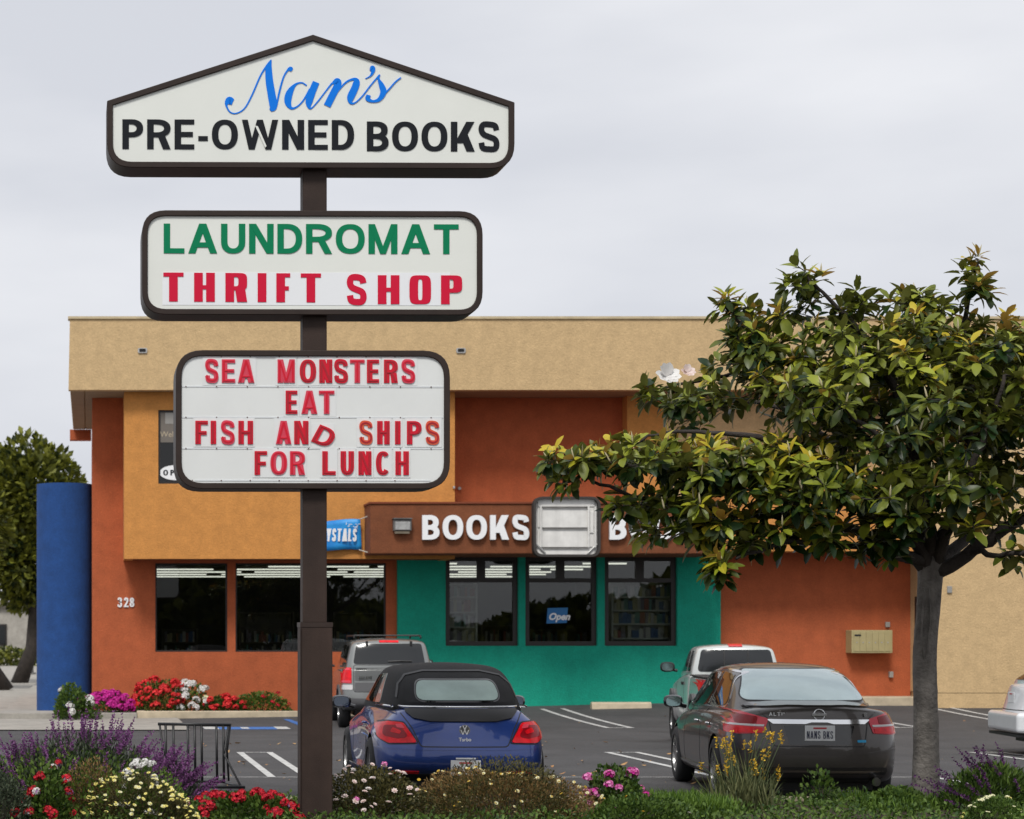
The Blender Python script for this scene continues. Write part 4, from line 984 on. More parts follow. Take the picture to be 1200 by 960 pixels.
# ornament hanging inside the rear window
# ---- blue convertible --------------------------------------------------------
a = thing('convertible_car', 'blue rounded convertible with black soft top parked right of the sign pole', 'car'); place(a, 546, 20.55, -1.8)
A = Car(a)
tab = [(.20, .79, .60, .34, .58, .985, .035), (.45, .875, .625, .24, .58, .99, .035), (.88, .902, .68, .20, .57, 1.0, .03), (1.35, .868, .76, .20, .56, .985, .0), (2.1, .845, .785, .20, .56, .975, .0), (2.75, .855, .76, .20, .56, .96, .02),
       (3.40, .902, .60, .20, .57, .93, .05), (3.85, .83, .5, .22, .52, .82, .06), (4.10, .64, .38, .28, .46, .66, .06)]
def beetle_levels(w, ws, bot, zw, sh): return [(w * .86, bot), (w * .965, bot + .05), (w * .995, bot * .45 + zw * .55), (w * .995, zw + .06), (w * .90 + ws * .10, zw * .42 + sh * .58), (ws * .72 + w * .28, zw * .18 + sh * .82), (ws, sh)]
r_ = [(t[0], beetle_levels(*t[1:6])) for t in tab]
ar = [(.88, .34, .385, -1.2, -.62), (.88, .34, .385, .62, 1.2), (3.40, .34, .385, -1.2, -.62), (3.40, .34, .385, .62, 1.2)]
A.shell('body', hull(r_, [t[-1] for t in tab], rear=(.20, [.08, .03, .0, .03, .09, .14, .20]), front=(.2, None), p=2.2), 'beetle_paint', ar)
r_, c_ = cab([(.55, .66, .56, 1.06, .03), (.72, .70, .57, 1.22, .04), (1.05, .735, .57, 1.365, .045), (1.6, .75, .575, 1.425, .04), (2.2, .75, .565, 1.415, .04), (2.62, .74, .55, 1.36, .045), (3.0, .73, .56, 1.17, .05), (3.35, .70, .58, .95, .05)], .97)
A.shell('soft_top', hull(r_, c_, rear=(.09, None), front=(.1, None), p=2.6), 'soft_top')
A.patch('rear_window', rpoly([(-.44, 1.075), (.44, 1.075), (.40, 1.275), (-.40, 1.275)], .085), 'rear', 'top_window', .006, only=1)
A.line('window_stitching', rpoly([(-.452, 1.063), (.452, 1.063), (.412, 1.287), (-.412, 1.287)], .09), 'rear', .014, 'black_gloss', closed=True, off=.004, only=1)
A.line('roof_seam', [(-.62, 1.10), (-.585, 1.24), (-.50, 1.33), (-.3, 1.372), (.3, 1.372), (.50, 1.33), (.585, 1.24), (.62, 1.10)], 'rear', .016, 'black_trim', off=.010, only=1)
bm = bmesh.new()
pts = []
for i in range(25):
    x = -.70 + 1.40 * i / 24; h = A.hit(x, .985, 'rear', 0)[0]; pts.append((x, (h[0].y if h else .5) + .005 + .0, 1.015))
tube(bm, [(-.74, 1.6, 1.005), (-.72, 1.0, 1.012)] + pts + [(.72, 1.0, 1.012), (.74, 1.6, 1.005)], .012, 6); obj('chrome_strip', bm, 'chrome', a, world=False, smooth=True)
A.patch('spoiler', rpoly([(-.60, .985), (.60, .985), (.50, .895), (.33, .865), (-.33, .865), (-.50, .895)], .03), 'rear', 'black_trim', .022, grid=.04, only=0)
A.line('boot_gap', rpoly([(-.64, .985), (-.52, .80), (-.44, .615), (.44, .615), (.52, .80), (.64, .985)], [0, .2, .05, .05, .2, 0]), 'rear', .011, only=0)
for sgn, v in ((-1, 'left'), (1, 'right')):
    L = A.patch('tail_light', rpoly([(sgn * .845, .70), (sgn * .845, .83), (sgn * .74, .86), (sgn * .60, .85), (sgn * .475, .655), (sgn * .75, .645)], [.07, .06, .06, .05, .02, .06]), 'rear', 'tail_red', .014, grid=.03, only=0)
    A.patch('light_core', rpoly([(sgn * .80, .72), (sgn * .78, .82), (sgn * .64, .825), (sgn * .55, .71), (sgn * .66, .69)], .04), 'rear', 'tail_dark_red', .0175, grid=.03, parent=L, only=0)
    A.patch('light_core', rpoly([(sgn * .73, .755), (sgn * .70, .80), (sgn * .62, .765), (sgn * .64, .735)], .015), 'rear', 'tail_red', .021, grid=.03, parent=L, only=0)
    A.patch('reversing_light', rpoly([(sgn * .62, .835), (sgn * .585, .79), (sgn * .66, .80), (sgn * .68, .83)], .01), 'rear', 'tail_pink', .019, grid=.03, parent=L, only=0)
    A.line('light_surround', rpoly([(sgn * .853, .70), (sgn * .853, .835), (sgn * .745, .87), (sgn * .595, .86), (sgn * .462, .648), (sgn * .75, .636)], [.07, .06, .06, .05, .02, .06]), 'rear', .010, closed=True, off=.006, only=0)
    A.patch('reflector', rpoly(rect(sgn * .45, .335, sgn * .72, .362) if sgn > 0 else rect(-.72, .335, -.45, .362), .008), 'rear', 'tail_red', .008, only=0)
    A.patch('side_window', rpoly([(1.30, 1.03), (1.72, 1.02), (1.72, 1.33), (1.55, 1.34)], [.04, .02, .02, .06]), v, 'car_glass_pale', .005, only=1)
    A.patch('side_window', rpoly([(1.76, 1.02), (2.98, 1.01), (2.62, 1.29), (1.76, 1.335)], [.02, .05, .1, .02]), v, 'side_glass', .005, only=1)
    A.line('panel_gap', [(1.50, .96), (1.47, .75), (1.52, .28)], v, .010); A.line('panel_gap', [(2.82, .94), (2.86, .28)], v, .010); A.line('running_board', [(1.2, .27), (3.0, .27)], v, .05, 'beetle_paint', off=.05, thick=.03)
    A.line('chrome_sill', [(1.2, .305), (3.0, .305)], v, .012, 'chrome', off=.045, thick=.04)
    h, d = A.hit(1.68, .80, v); x = h[0].x; bm = bmesh.new(); tube(bm, [(x, 1.60, .80), (x + sgn * .03, 1.62, .80), (x + sgn * .03, 1.76, .80), (x, 1.78, .80)], .013, 8); obj('door_handle', bm, 'beetle_paint', a, world=False, smooth=True)
    for y_ in (.88, 3.40): A.wheel(sgn * .79, y_, .34, .225, .24, side=sgn, double=False, spokes=7)
    A.mirror(sgn * .90, 2.80, .99, 'black_gloss', sgn, 'mirror_glass_blue')
A.line('bumper_gap', [(-.85, .60), (-.46, .585), (.46, .585), (.85, .60)], 'rear', .010, 'beetle_paint', off=.006)
A.patch('plate_recess', rpoly([(-.42, .37), (-.25, .535), (.25, .535), (.42, .37)], .03), 'rear', 'beetle_paint', .004)
A.patch('bumper_lower', rpoly([(-.78, .33), (.78, .33), (.70, .25), (-.70, .25)], .03), 'rear', 'black_trim', .006)
hy = A.hit(0, .46, 'rear')[0][0].y; A.plate('K451RUH', 0.0, .405, hy - .010)
obj('plate_lamp', BB(-.10, .10, hy - .03, hy, .493, .508), 'plate_white', a, world=False)
hy = A.hit(0, .785, 'rear')[0][0].y - .012
bm = bmesh.new(); prism(bm, [(.055 * cos(q), .785 + .055 * sin(q)) for q in fr(0, 2 * pi, 24)[:-1]], hy, hy + .02); e = obj('emblem', bm, 'chrome', a, world=False)
bm = bmesh.new(); prism(bm, [(.046 * cos(q), .785 + .046 * sin(q)) for q in fr(0, 2 * pi, 24)[:-1]], hy - .001, hy + .001); obj('emblem_field', bm, 'tail_clear' if False else 'grey_trim', e, world=False)
for ch, z_, hh, ww in (('V', .789, .042, .046), ('W', .740, .048, .086)): obj('emblem_letter', letter_bm(ch, -ww / 2, z_, ww, hh, hy - .005, .004, .2, .2), 'white_plastic', e, world=False)
text_mesh('Turbo', .05, -.065, A.hit(0, .70, 'rear')[0][0].y - .008, .675, 'white_plastic', a, name='badge', bold=.001, world=False, depth=.004)
bm = BB(-.62, .62, .5, 3.8, .17, .26); obj('underbody', bm, 'black_trim', a, world=False)
# ---- grey suv ------------------------------------------------------------------
a = thing('suv', 'silver grey SUV with roof rails parked by the building right of the sign pole', 'car'); place(a, 457, 37.5, -3.5)
A = Car(a)
tab = [(.10, .835, .79, .42, .75, 1.14, .01), (.35, .885, .83, .34, .75, 1.14, .01), (.92, .90, .84, .30, .75, 1.13, .01), (2.2, .90, .84, .30, .75, 1.11, .01), (3.54, .90, .82, .30, .72, 1.06, .03), (4.15, .86, .72, .32, .68, .98, .04), (4.36, .78, .62, .40, .62, .86, .02)]
r_, c_ = rows(tab)
ar = [(.92, .355, .40, -1.2, -.62), (.92, .355, .40, .62, 1.2), (3.54, .355, .40, -1.2, -.62), (3.54, .355, .40, .62, 1.2)]
A.shell('body', hull(r_, c_, rear=(.10, [0, 0, 0, .02, .05, .06, .07]), front=(.1, None), p=4), 'suv_paint', ar)
r_, c_ = cab([(.20, .80, .67, 1.60, .035), (.36, .80, .665, 1.655, .035), (1.0, .805, .67, 1.675, .04), (2.3, .805, .66, 1.665, .04), (2.75, .80, .65, 1.60, .04), (3.3, .79, .66, 1.25, .04), (3.6, .76, .66, 1.08, .03)], 1.12)
A.shell('roof', hull(r_, c_, rear=(.06, [-.03, -.03, .02, .06, .09, .11]), front=(.06, None), p=4), 'suv_paint')
g = A.patch('rear_window', rpoly([(-.665, 1.215), (.665, 1.215), (.60, 1.595), (-.60, 1.595)], .05), 'rear', 'car_glass', .006)
bm = bmesh.new(); hy = A.hit(.1, 1.27, 'rear')[0][0].y; tube(bm, [(-.02, hy - .02, 1.265), (.2, hy - .03, 1.275), (.42, hy - .02, 1.27)], .014, 6); obj('wiper', bm, 'black_trim', a, world=False)
for x in (-.41, .41): obj('hinge', BB(x - .022, x + .022, A.hit(x, 1.58, 'rear')[0][0].y - .03, A.hit(x, 1.58, 'rear')[0][0].y + .02, 1.555, 1.645), 'black_trim', a, world=False)
A.patch('brake_light', rpoly(rect(-.18, 1.615, .18, 1.65), .01), 'rear', 'tail_red', .012)
A.line('tailgate_gap', rpoly(rect(-.66, .70, .66, 1.20), .05), 'rear', .012, closed=True)
A.patch('tailgate_panel', rpoly(rect(-.64, .90, .64, 1.10), .02), 'rear', 'suv_cladding', .004)
A.line('handle_strip', [(-.62, 1.125), (.62, 1.125)], 'rear', .035, 'black_trim', off=.006)
A.patch('lower_panel', rpoly(rect(-.64, .715, .64, .875), .02), 'rear', 'grey_trim', .006)
A.patch('bumper_lower', rpoly(rect(-.80, .40, .80, .58), .04), 'rear', 'grey_trim', .010)
hy = A.hit(0, 1.0, 'rear')[0][0].y; A.plate('', 0.0, 1.0, hy - .012)
word('ESCAPE', -.57, -.33, .945, .05, hy - .016, .010, 'chrome', a, t=.15, th=.15, gap=.25, name='badge_letter', world=False)
for sgn, v in ((-1, 'left'), (1, 'right')):
    L = A.patch('tail_light', rpoly([(sgn * .70, .86), (sgn * .70, 1.15), (sgn * .855, 1.15), (sgn * .88, .86)], .02), 'rear', 'tail_red', .012, grid=.03)
    A.patch('light_strip', rpoly([(sgn * .72, 1.10), (sgn * .72, 1.14), (sgn * .85, 1.14), (sgn * .86, 1.10)], .01), 'rear', 'tail_pink', .017, grid=.03, parent=L)
    A.patch('light_strip', rpoly([(sgn * .71, .87), (sgn * .71, .91), (sgn * .86, .91), (sgn * .87, .87)], .01), 'rear', 'tail_pink', .017, grid=.03, parent=L)
    A.patch('fog_light', rpoly([(sgn * .68, .74), (sgn * .68, .83), (sgn * .86, .83), (sgn * .87, .74)], .02), 'rear', 'tail_clear', .010, grid=.03)
    A.patch('side_window', rpoly([(.38, 1.21), (1.05, 1.20), (1.05, 1.56), (.50, 1.56)], .04), v, 'side_glass', .006)
    A.patch('side_window', rpoly([(1.12, 1.20), (2.02, 1.20), (2.02, 1.57), (1.12, 1.57)], .03), v, 'side_glass', .006); A.patch('side_window', rpoly([(2.1, 1.20), (3.15, 1.19), (2.75, 1.54), (2.1, 1.57)], .03), v, 'side_glass', .006)
    A.line('wheel_arch_trim', [(.92 + .43 * cos(q), .355 + .43 * sin(q)) for q in fr(-.1, pi + .1, 14)], v, .07, 'grey_trim', off=.02, thick=.03); A.line('side_trim', [(1.36, .45), (3.1, .45)], v, .14, 'grey_trim', off=.012)
    bm = bmesh.new(); tube(bm, [(sgn * .62, .55, 1.70), (sgn * .62, .62, 1.745), (sgn * .62, 2.5, 1.745), (sgn * .62, 2.6, 1.70)], .018, 6); obj('roof_rail', bm, 'black_trim', a, world=False)
    for y_ in (.92, 3.54): A.wheel(sgn * .79, y_, .355, .225, .225, side=sgn, double=False, spokes=5)
    A.mirror(sgn * .90, 2.95, 1.20, 'black_trim', sgn)
bm = bmesh.new(); tube(bm, [(-.62, .9, 1.75), (.62, .9, 1.75)], .016, 6); obj('roof_rail', bm, 'black_trim', a, world=False)
obj('underbody', BB(-.62, .62, .4, 4.1, .24, .36), 'black_trim', a, world=False)
# ---- silver pickup ---------------------------------------------------------------
a = thing('pickup_truck', 'silver extended-cab pickup truck angled behind the dark brown saloon', 'pickup truck'); place(a, 883, 29.3, -10.8); a.scale = (.93, 1, 1)
A = Car(a)
def box_levels(w, ws, bot, zw, sh): return [(w * .90, bot), (w * .985, bot + .05), (w, bot * .5 + zw * .5), (w, zw), (w * .99, zw * .5 + sh * .5), (w * .97, sh - .03), (ws, sh)]
tab = [(.10, .74, .72, .50, .80, 1.13, .0), (.3, .765, .735, .46, .80, 1.13, .0), (1.0, .775, .735, .44, .80, 1.13, .0), (1.85, .775, .735, .42, .80, 1.13, .0), (1.95, .775, .72, .40, .80, 1.13, .0)]
r_ = [(t[0], box_levels(*t[1:6])) for t in tab]
A.shell('bed', hull(r_, [t[-1] for t in tab], rear=(.03, None), front=(.0, None), p=4), 'pickup_paint', [(1.15, .37, .42, -1.2, -.58), (1.15, .37, .42, .58, 1.2)])
tab = [(1.99, .765, .72, .40, .80, 1.16, .0), (2.3, .77, .72, .38, .80, 1.16, .0), (3.3, .775, .71, .36, .80, 1.12, .02), (4.22, .80, .68, .36, .78, 1.02, .05), (4.75, .77, .62, .40, .74, .97, .04), (4.95, .70, .55, .48, .68, .88, .02)]
r_ = [(t[0], box_levels(*t[1:6])) for t in tab]
A.shell('body', hull(r_, [t[-1] for t in tab], rear=(.0, None), front=(.1, None), p=4), 'pickup_paint', [(4.22, .37, .44, -1.2, -.58), (4.22, .37, .44, .58, 1.2)])
r_, c_ = cab([(2.02, .72, .60, 1.545, .04), (2.2, .72, .60, 1.58, .04), (2.9, .72, .60, 1.59, .04), (3.25, .72, .60, 1.55, .04), (3.7, .71, .60, 1.3, .04), (4.05, .69, .58, 1.08, .03)], 1.13)
A.shell('cab', hull(r_, c_, rear=(.05, [-.02, -.02, .0, .03, .05, .07]), front=(.06, None), p=4), 'pickup_paint')
g = A.patch('rear_window', rpoly([(-.62, 1.19), (.62, 1.19), (.55, 1.53), (-.55, 1.53)], .06), 'rear', 'car_glass', .006)
for x in (-.19, .19): A.line('window_bar', [(x, 1.20), (x, 1.52)], 'rear', .022, 'black_trim', off=.012, parent=g)
A.patch('brake_light', rpoly(rect(-.11, 1.575, .11, 1.61), .01), 'rear', 'tail_red', .015)
A.line('tailgate_gap', rpoly(rect(-.60, .62, .60, 1.10), .03), 'rear', .012, closed=True)
obj('bed_cap', BB(-.75, .75, .08, 1.93, 1.128, 1.15), 'black_trim', a, world=False, bevel=.008)
obj('rear_bumper', BB(-.78, .78, -.12, .07, .48, .64), 'grey_trim', a, world=False, bevel=.03)
A.plate('', 0.0, .56, -.125)
for sgn, v in ((-1, 'left'), (1, 'right')):
    A.patch('tail_light', rpoly([(sgn * .62, .74), (sgn * .62, 1.10), (sgn * .755, 1.10), (sgn * .765, .74)], .02), 'rear', 'tail_red', .012, grid=.03)
    A.patch('tail_light_side', rpoly([(.10, .74), (.10, 1.09), (.24, 1.09), (.24, .74)], .03), v, 'tail_red', .012, grid=.03)
    A.patch('side_window', rpoly([(2.22, 1.19), (2.62, 1.19), (2.60, 1.51), (2.32, 1.51)], .04), v, 'side_glass', .006); A.patch('side_window', rpoly([(2.76, 1.19), (3.72, 1.17), (3.30, 1.50), (2.76, 1.51)], .04), v, 'side_glass', .006)
    A.line('panel_gap', [(2.68, 1.15), (2.68, .45)], v, .012); A.line('panel_gap', [(3.75, 1.08), (3.78, .45)], v, .012)
    h, d = A.hit(2.82, 1.0, v); x = h[0].x; obj('door_handle', BB(min(x, x + sgn * .03), max(x, x + sgn * .03), 2.76, 2.92, .97, 1.02), 'black_trim', a, world=False, bevel=.01)
    for y_ in (1.15, 4.22):
        A.line('fender_flare', [(y_ + .46 * cos(q), .37 + .46 * sin(q)) for q in fr(-.05, pi + .05, 16)], v, .09, 'grey_trim', off=.05, thick=.05)
        A.wheel(sgn * .70, y_, .37, .25, .20, side=sgn, double=False, spokes=6)
    A.mirror(sgn * .84, 3.52, 1.24, 'black_trim', sgn, sc=1.1)
obj('underbody', BB(-.55, .55, .2, 4.7, .34, .44), 'black_trim', a, world=False)
# ---- white hatchback ---------------------------------------------------------------
a = thing('hatchback_car', 'white hatchback cut off by the right edge of the photograph', 'car'); place(a, 1178, 29.9, -99)
A = Car(a)
tab = [(.12, .75, .66, .36, .62, 1.02, .03), (.38, .82, .74, .26, .62, 1.02, .03), (.75, .84, .76, .22, .62, .99, .02), (2.0, .84, .78, .20, .60, .94, .02), (3.2, .84, .74, .20, .58, .86, .04), (3.7, .78, .62, .22, .54, .76, .05), (3.95, .64, .5, .3, .5, .66, .03)]
r_, c_ = rows(tab)
ar = [(.75, .31, .345, -1.2, -.58), (.75, .31, .345, .58, 1.2), (3.2, .31, .345, -1.2, -.58), (3.2, .31, .345, .58, 1.2)]
A.shell('body', hull(r_, c_, rear=(.12, [0, 0, 0, .04, .10, .13, .15]), front=(.14, None)), 'white_paint', ar)
r_, c_ = cab([(.30, .72, .60, 1.08, .05), (.52, .74, .58, 1.25, .05), (.85, .75, .56, 1.36, .04), (1.9, .76, .56, 1.39, .04), (2.4, .75, .55, 1.36, .04), (3.2, .70, .56, .92, .04)], .98)
A.shell('roof', hull(r_, c_, rear=(.08, None), front=(.08, None)), 'white_paint')
A.patch('rear_window', rpoly([(-.60, 1.10), (.60, 1.10), (.50, 1.33), (-.50, 1.33)], .06), 'rear', 'car_glass', .006)
A.line('bumper_gap', [(-.84, .66), (.84, .66)], 'rear', .012); A.line('bumper_crease', [(-.84, .55), (.84, .55)], 'rear', .012, 'grey_trim', off=.003)
obj('bumper', bmesh.new() if False else BB(-.77, .77, -.05, .2, .34, .63), 'white_paint', a, world=False, bevel=.06, seg=4)
hy = A.hit(0, .86, 'rear')[0][0].y; A.plate('', 0, .84, hy - .02)
obj('tow_bracket', BB(-.7, .7, -.04, .1, .28, .32), 'black_trim', a, world=False)
for sgn, v in ((-1, 'left'), (1, 'right')):
    A.patch('tail_light', rpoly([(sgn * .73, .76), (sgn * .72, .93), (sgn * .80, .93), (sgn * .82, .76)], .03), 'rear', 'tail_red', .012, grid=.03)
    A.patch('side_window', rpoly([(.75, 1.0), (1.55, .98), (1.55, 1.32), (1.0, 1.31)], .06), v, 'side_glass', .005); A.patch('side_window', rpoly([(1.62, .98), (2.85, .96), (2.4, 1.28), (1.62, 1.32)], .04), v, 'side_glass', .005)
    for y_ in (.75, 3.2): A.wheel(sgn * .745, y_, .31, .19, .20, side=sgn)
obj('underbody', BB(-.55, .55, .3, 3.7, .18, .28), 'black_trim', a, world=False)
# ---------------------------------------------------------------- plants
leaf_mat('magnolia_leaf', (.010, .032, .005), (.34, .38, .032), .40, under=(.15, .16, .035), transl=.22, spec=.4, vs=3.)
leaf_mat('magnolia_leaf_young_lit', (.22, .30, .02), (.62, .48, .04), .38, under=(.40, .24, .05), transl=.3, vs=5.)  # new-growth colour, also painted on clump tops as light from above
leaf_mat('bush_leaf', (.020, .055, .008), (.13, .21, .032), .6, transl=.25)
leaf_mat('bush_leaf_olive', (.025, .030, .008), (.14, .12, .035), .65, transl=.25)
leaf_mat('bush_leaf_grey', (.025, .040, .022), (.12, .15, .09), .7, transl=.2)
leaf_mat('bush_leaf_bright', (.03, .075, .008), (.16, .24, .035), .6, transl=.3)
leaf_mat('bush_leaf_brown', (.07, .045, .015), (.28, .17, .06), .75, transl=.2)
leaf_mat('tree_leaf_far', (.010, .024, .005), (.20, .21, .022), .6, transl=.2, vs=.5)
leaf_mat('grass_blade', (.03, .08, .008), (.14, .24, .03), .55, transl=.3)
leaf_mat('reed_blade', (.05, .07, .025), (.18, .19, .08), .6, transl=.2)
leaf_mat('purple_petal', (.09, .022, .10), (.27, .10, .27), .7, transl=.25)
leaf_mat('purple_dark_petal', (.035, .010, .05), (.13, .035, .14), .7, transl=.2)
leaf_mat('red_petal', (.26, .004, .012), (.62, .012, .030), .6, transl=.2)
leaf_mat('bright_red_petal', (.50, .012, .018), (.80, .04, .04), .6, transl=.2)
leaf_mat('magenta_petal', (.40, .008, .20), (.70, .03, .38), .6, transl=.25)
leaf_mat('pink_petal', (.60, .10, .34), (.85, .30, .60), .6, transl=.25)
leaf_mat('lilac_petal', (.50, .22, .55), (.70, .42, .75), .6, transl=.25)
leaf_mat('white_petal', (.62, .60, .58), (.85, .84, .82), .6, transl=.25)
leaf_mat('blush_petal', (.60, .40, .34), (.86, .74, .70), .6, transl=.25)
leaf_mat('yellow_petal', (.60, .46, .07), (.85, .78, .25), .6, transl=.2)
leaf_mat('cream_petal', (.62, .60, .30), (.84, .82, .55), .6, transl=.2)
leaf_mat('orange_petal', (.50, .27, .012), (.72, .48, .04), .6, transl=.2)
mat('bark', (.10, .090, .080), .9, var=.5, vscale=6, bump=1., bscale=26, col2=(.215, .195, .175), streak=.4)
mat('dark_bark', (.035, .028, .024), .9, var=.4, vscale=6, bump=.7, bscale=40)
mat('twig', (.055, .042, .032), .85)
mat('green_stem', (.06, .09, .03), .8)
class Leaves:
    def __init__(s): s.v, s.f, s.t = [], [], []
    def quad(s, p, d, n, L, W, tint):
        """small leaf folded on its midrib: 4 points, 2 triangles"""
        u = d.cross(n)
        if u.length < 1e-5: u = Vector((1, 0, 0))
        u.normalize(); b = len(s.v)
        s.v += [p, p + d * L * .5 + u * W * .5 + n * W * .12, p + d * L, p + d * L * .5 - u * W * .5 + n * W * .12]; s.f += [(b, b + 1, b + 2), (b, b + 2, b + 3)]; s.t += [tint] * 4
    def leaf(s, p, d, n, L, W, tint, droop=.2):
        """larger pointed leaf, curved, folded on its midrib: 8 triangles"""
        u = d.cross(n)
        if u.length < 1e-5: u = Vector((1, 0, 0))
        u.normalize(); n = u.cross(d).normalized(); b = len(s.v); P = lambda a, w, h=0: p + d * (L * a) + u * (W * w) + n * (h * W - droop * L * a * a)
        s.v += [P(0, 0), P(.24, .36, .12), P(.24, 0), P(.24, -.36, .12), P(.58, .5, .13), P(.58, 0), P(.58, -.5, .13), P(.86, .28, .06), P(.86, 0), P(.86, -.28, .06), P(1, 0)]
        s.f += [(b, b + 1, b + 2), (b, b + 2, b + 3), (b + 1, b + 4, b + 5, b + 2), (b + 2, b + 5, b + 6, b + 3), (b + 4, b + 7, b + 8, b + 5), (b + 5, b + 8, b + 9, b + 6), (b + 7, b + 10, b + 8), (b + 8, b + 10, b + 9)]; s.t += [tint] * 11
    def build(s, name, m, parent=None, kind=None, world=True, smooth=False):
        me = bpy.data.meshes.new(name); me.from_pydata([tuple(q) for q in s.v], [], s.f); me.materials.append(MATS[m])
        at = me.attributes.new('tint', 'FLOAT', 'POINT'); at.data.foreach_set('value', s.t)
        if smooth: me.polygons.foreach_set('use_smooth', [True] * len(me.polygons))
        me.update(); o = link(name, me, parent, world)
        if kind: o['kind'] = kind
        return o
def rv(r=R):
    while True:
        v = Vector((r.uniform(-1, 1), r.uniform(-1, 1), r.uniform(-1, 1)))
        if .01 < v.length < 1: return v.normalized()
def lump(seed):
    r = random.Random(seed); ks = [(rv(r) * r.uniform(1.5, 4.), r.uniform(0, 6.28), r.uniform(.05, .13)) for _ in range(7)]
    return lambda d: 1 + sum(a * sin(k.dot(d) + p) for k, p, a in ks)
def dome(L, c, rx, ry, h, n, ls, lw, seed, tint=(.0, .7), inner=.45, up=.5, big=False, both=False):
    """leaves through a lumpy dome standing on point c"""
    r = random.Random(seed); lf = lump(seed)
    for _ in range(n):
        d = rv(r)
        if not both and d.z < -.05: d.z = -d.z
        k = lf(d) * (inner + (1 - inner) * r.random() ** .45); p = Vector((c[0] + d.x * rx * k, c[1] + d.y * ry * k, c[2] + d.z * h * k))
        a = (d + rv(r) * .9 + Vector((0, 0, up))).normalized(); nn = (rv(r) * .8 + Vector((0, 0, 1))).normalized(); s = r.uniform(.65, 1.3)
        t = r.uniform(*tint)
        (L.leaf if big else L.quad)(p, a, nn, ls * s, lw * s, t)
def dome_pts(c, rx, ry, h, n, seed, facing=True, zmin=.15):
    r = random.Random(seed * 7 + 1); lf = lump(seed); out = []
    while len(out) < n:
        d = rv(r)
        if d.z < zmin or (facing and d.y > .35): continue
        k = lf(d) * r.uniform(.97, 1.06); out.append((Vector((c[0] + d.x * rx * k, c[1] + d.y * ry * k, c[2] + d.z * h * k)), d))
    return out
def flower_mesh(kind, m, r_, seed=0):
    """meshes shared between all blooms of one kind"""
    r = random.Random(seed); L = Leaves()
    if kind == 'head':          # rounded head of many small florets (geranium, phlox)
        for _ in range(34):
            d = rv(r); d.z = abs(d.z) * 1.2 - .25; d.normalize(); p = d * r_ * r.uniform(.75, 1.); u, v = frame_from(d)
            t = r.uniform(0, 1); q = r_ * .38
            for k in range(5):
                a = 2 * pi * k / 5 + t; e = u * cos(a) + v * sin(a); L.quad(p, (e + d * .25).normalized(), d, q, q * .8, t)
    elif kind == 'daisy':
        d = Vector((0, -.5, .86)).normalized(); u, v = frame_from(d)
        for k in range(9):
            a = 2 * pi * k / 9; e = u * cos(a) + v * sin(a); L.quad(Vector((0, 0, 0)), (e + d * .15).normalized(), d, r_, r_ * .55, r.uniform(.2, 1))
        for k in range(5): a = 2 * pi * k / 5; e = u * cos(a) + v * sin(a); L.quad(d * r_ * .15, (e * .6 + d * .3), d, r_ * .35, r_ * .3, 0)
    elif kind == 'rose':
        d = Vector((0, -.4, .9)).normalized(); u, v = frame_from(d)
        for ring_, (n, tilt, q) in enumerate(((7, .25, 1), (6, .7, .8), (4, 1.6, .55))):
            for k in range(n): a = 2 * pi * k / n + ring_; e = u * cos(a) + v * sin(a); L.quad(Vector((0, 0, 0)), (e + d * tilt).normalized(), d, r_ * q, r_ * .9 * q, r.uniform(.3, 1))
    me_o = L.build('bloom', m); me = me_o.data; bpy.data.objects.remove(me_o); return me
BLOOM = {}
def bloom(kind, m, p, parent, r_=.04, name='bloom', rr=R):
    k = (kind, m, round(r_, 3), rr.randrange(3))
    if k not in BLOOM: BLOOM[k] = flower_mesh(kind, m, r_, k[3])
    o = link(name, BLOOM[k], parent, True); o.location = p; o.rotation_euler = (rr.uniform(-.4, .4), rr.uniform(-.4, .4), rr.uniform(-1, 1)); s = rr.uniform(.75, 1.2); o.scale = (s, s, s); return o
def plant(name, label, cat, px, Y, z0=.10, group=None):
    x = PX2(px, Y); return thing(name, label, cat, (x, Y, z0), 0, group), Vector((x, Y, z0))
def stems(c, rx, ry, h, n, seed, m='twig', parent=None, rad=.005):
    r = random.Random(seed); bm = bmesh.new()
    for _ in range(n):
        a = r.uniform(0, 6.28); q = r.random() ** .5; e = Vector((cos(a) * rx * q * .8, sin(a) * ry * q * .8, h * r.uniform(.5, .85) * (1 - q * q * .5))); b = Vector((e.x * .25, e.y * .25, 0)); tube(bm, [c + b, c + (b + e) * .5 + Vector((0, 0, h * .08)), c + e], [rad, rad * .8, rad * .4], 4, cap=False)
    o = obj('stems', bm, m, parent); o['kind'] = 'stuff'; return o
def bush(name, label, px, Y, wpx, toppy, n, ls, lw, m, seed, z0=.10, ry=None, fl=(), inner=.45, group=None, tint=(0, .7), cat='shrub', up=.5):
    t, c = plant(name, label, cat, px, Y, z0, group); rx = wpx / 2 * Y / F; h = PZ2(toppy, Y) - z0; ry = ry or rx * .8
    L = Leaves(); dome(L, c, rx, ry, h, n, ls, lw, seed, tint, inner, up); L.build('foliage', m, t, 'stuff'); stems(c, rx, ry, h, 14, seed, parent=t)
    for (kind, fm, cnt, r_) in fl:
        rr = random.Random(seed + cnt); 
        for p, d in dome_pts(c, rx, ry, h, cnt, seed + (0 if kind != 'x' else 1)): bloom(kind, fm, p + d * .015, t, r_, rr=rr, name='flower' if kind == 'daisy' else 'bloom')
    return t
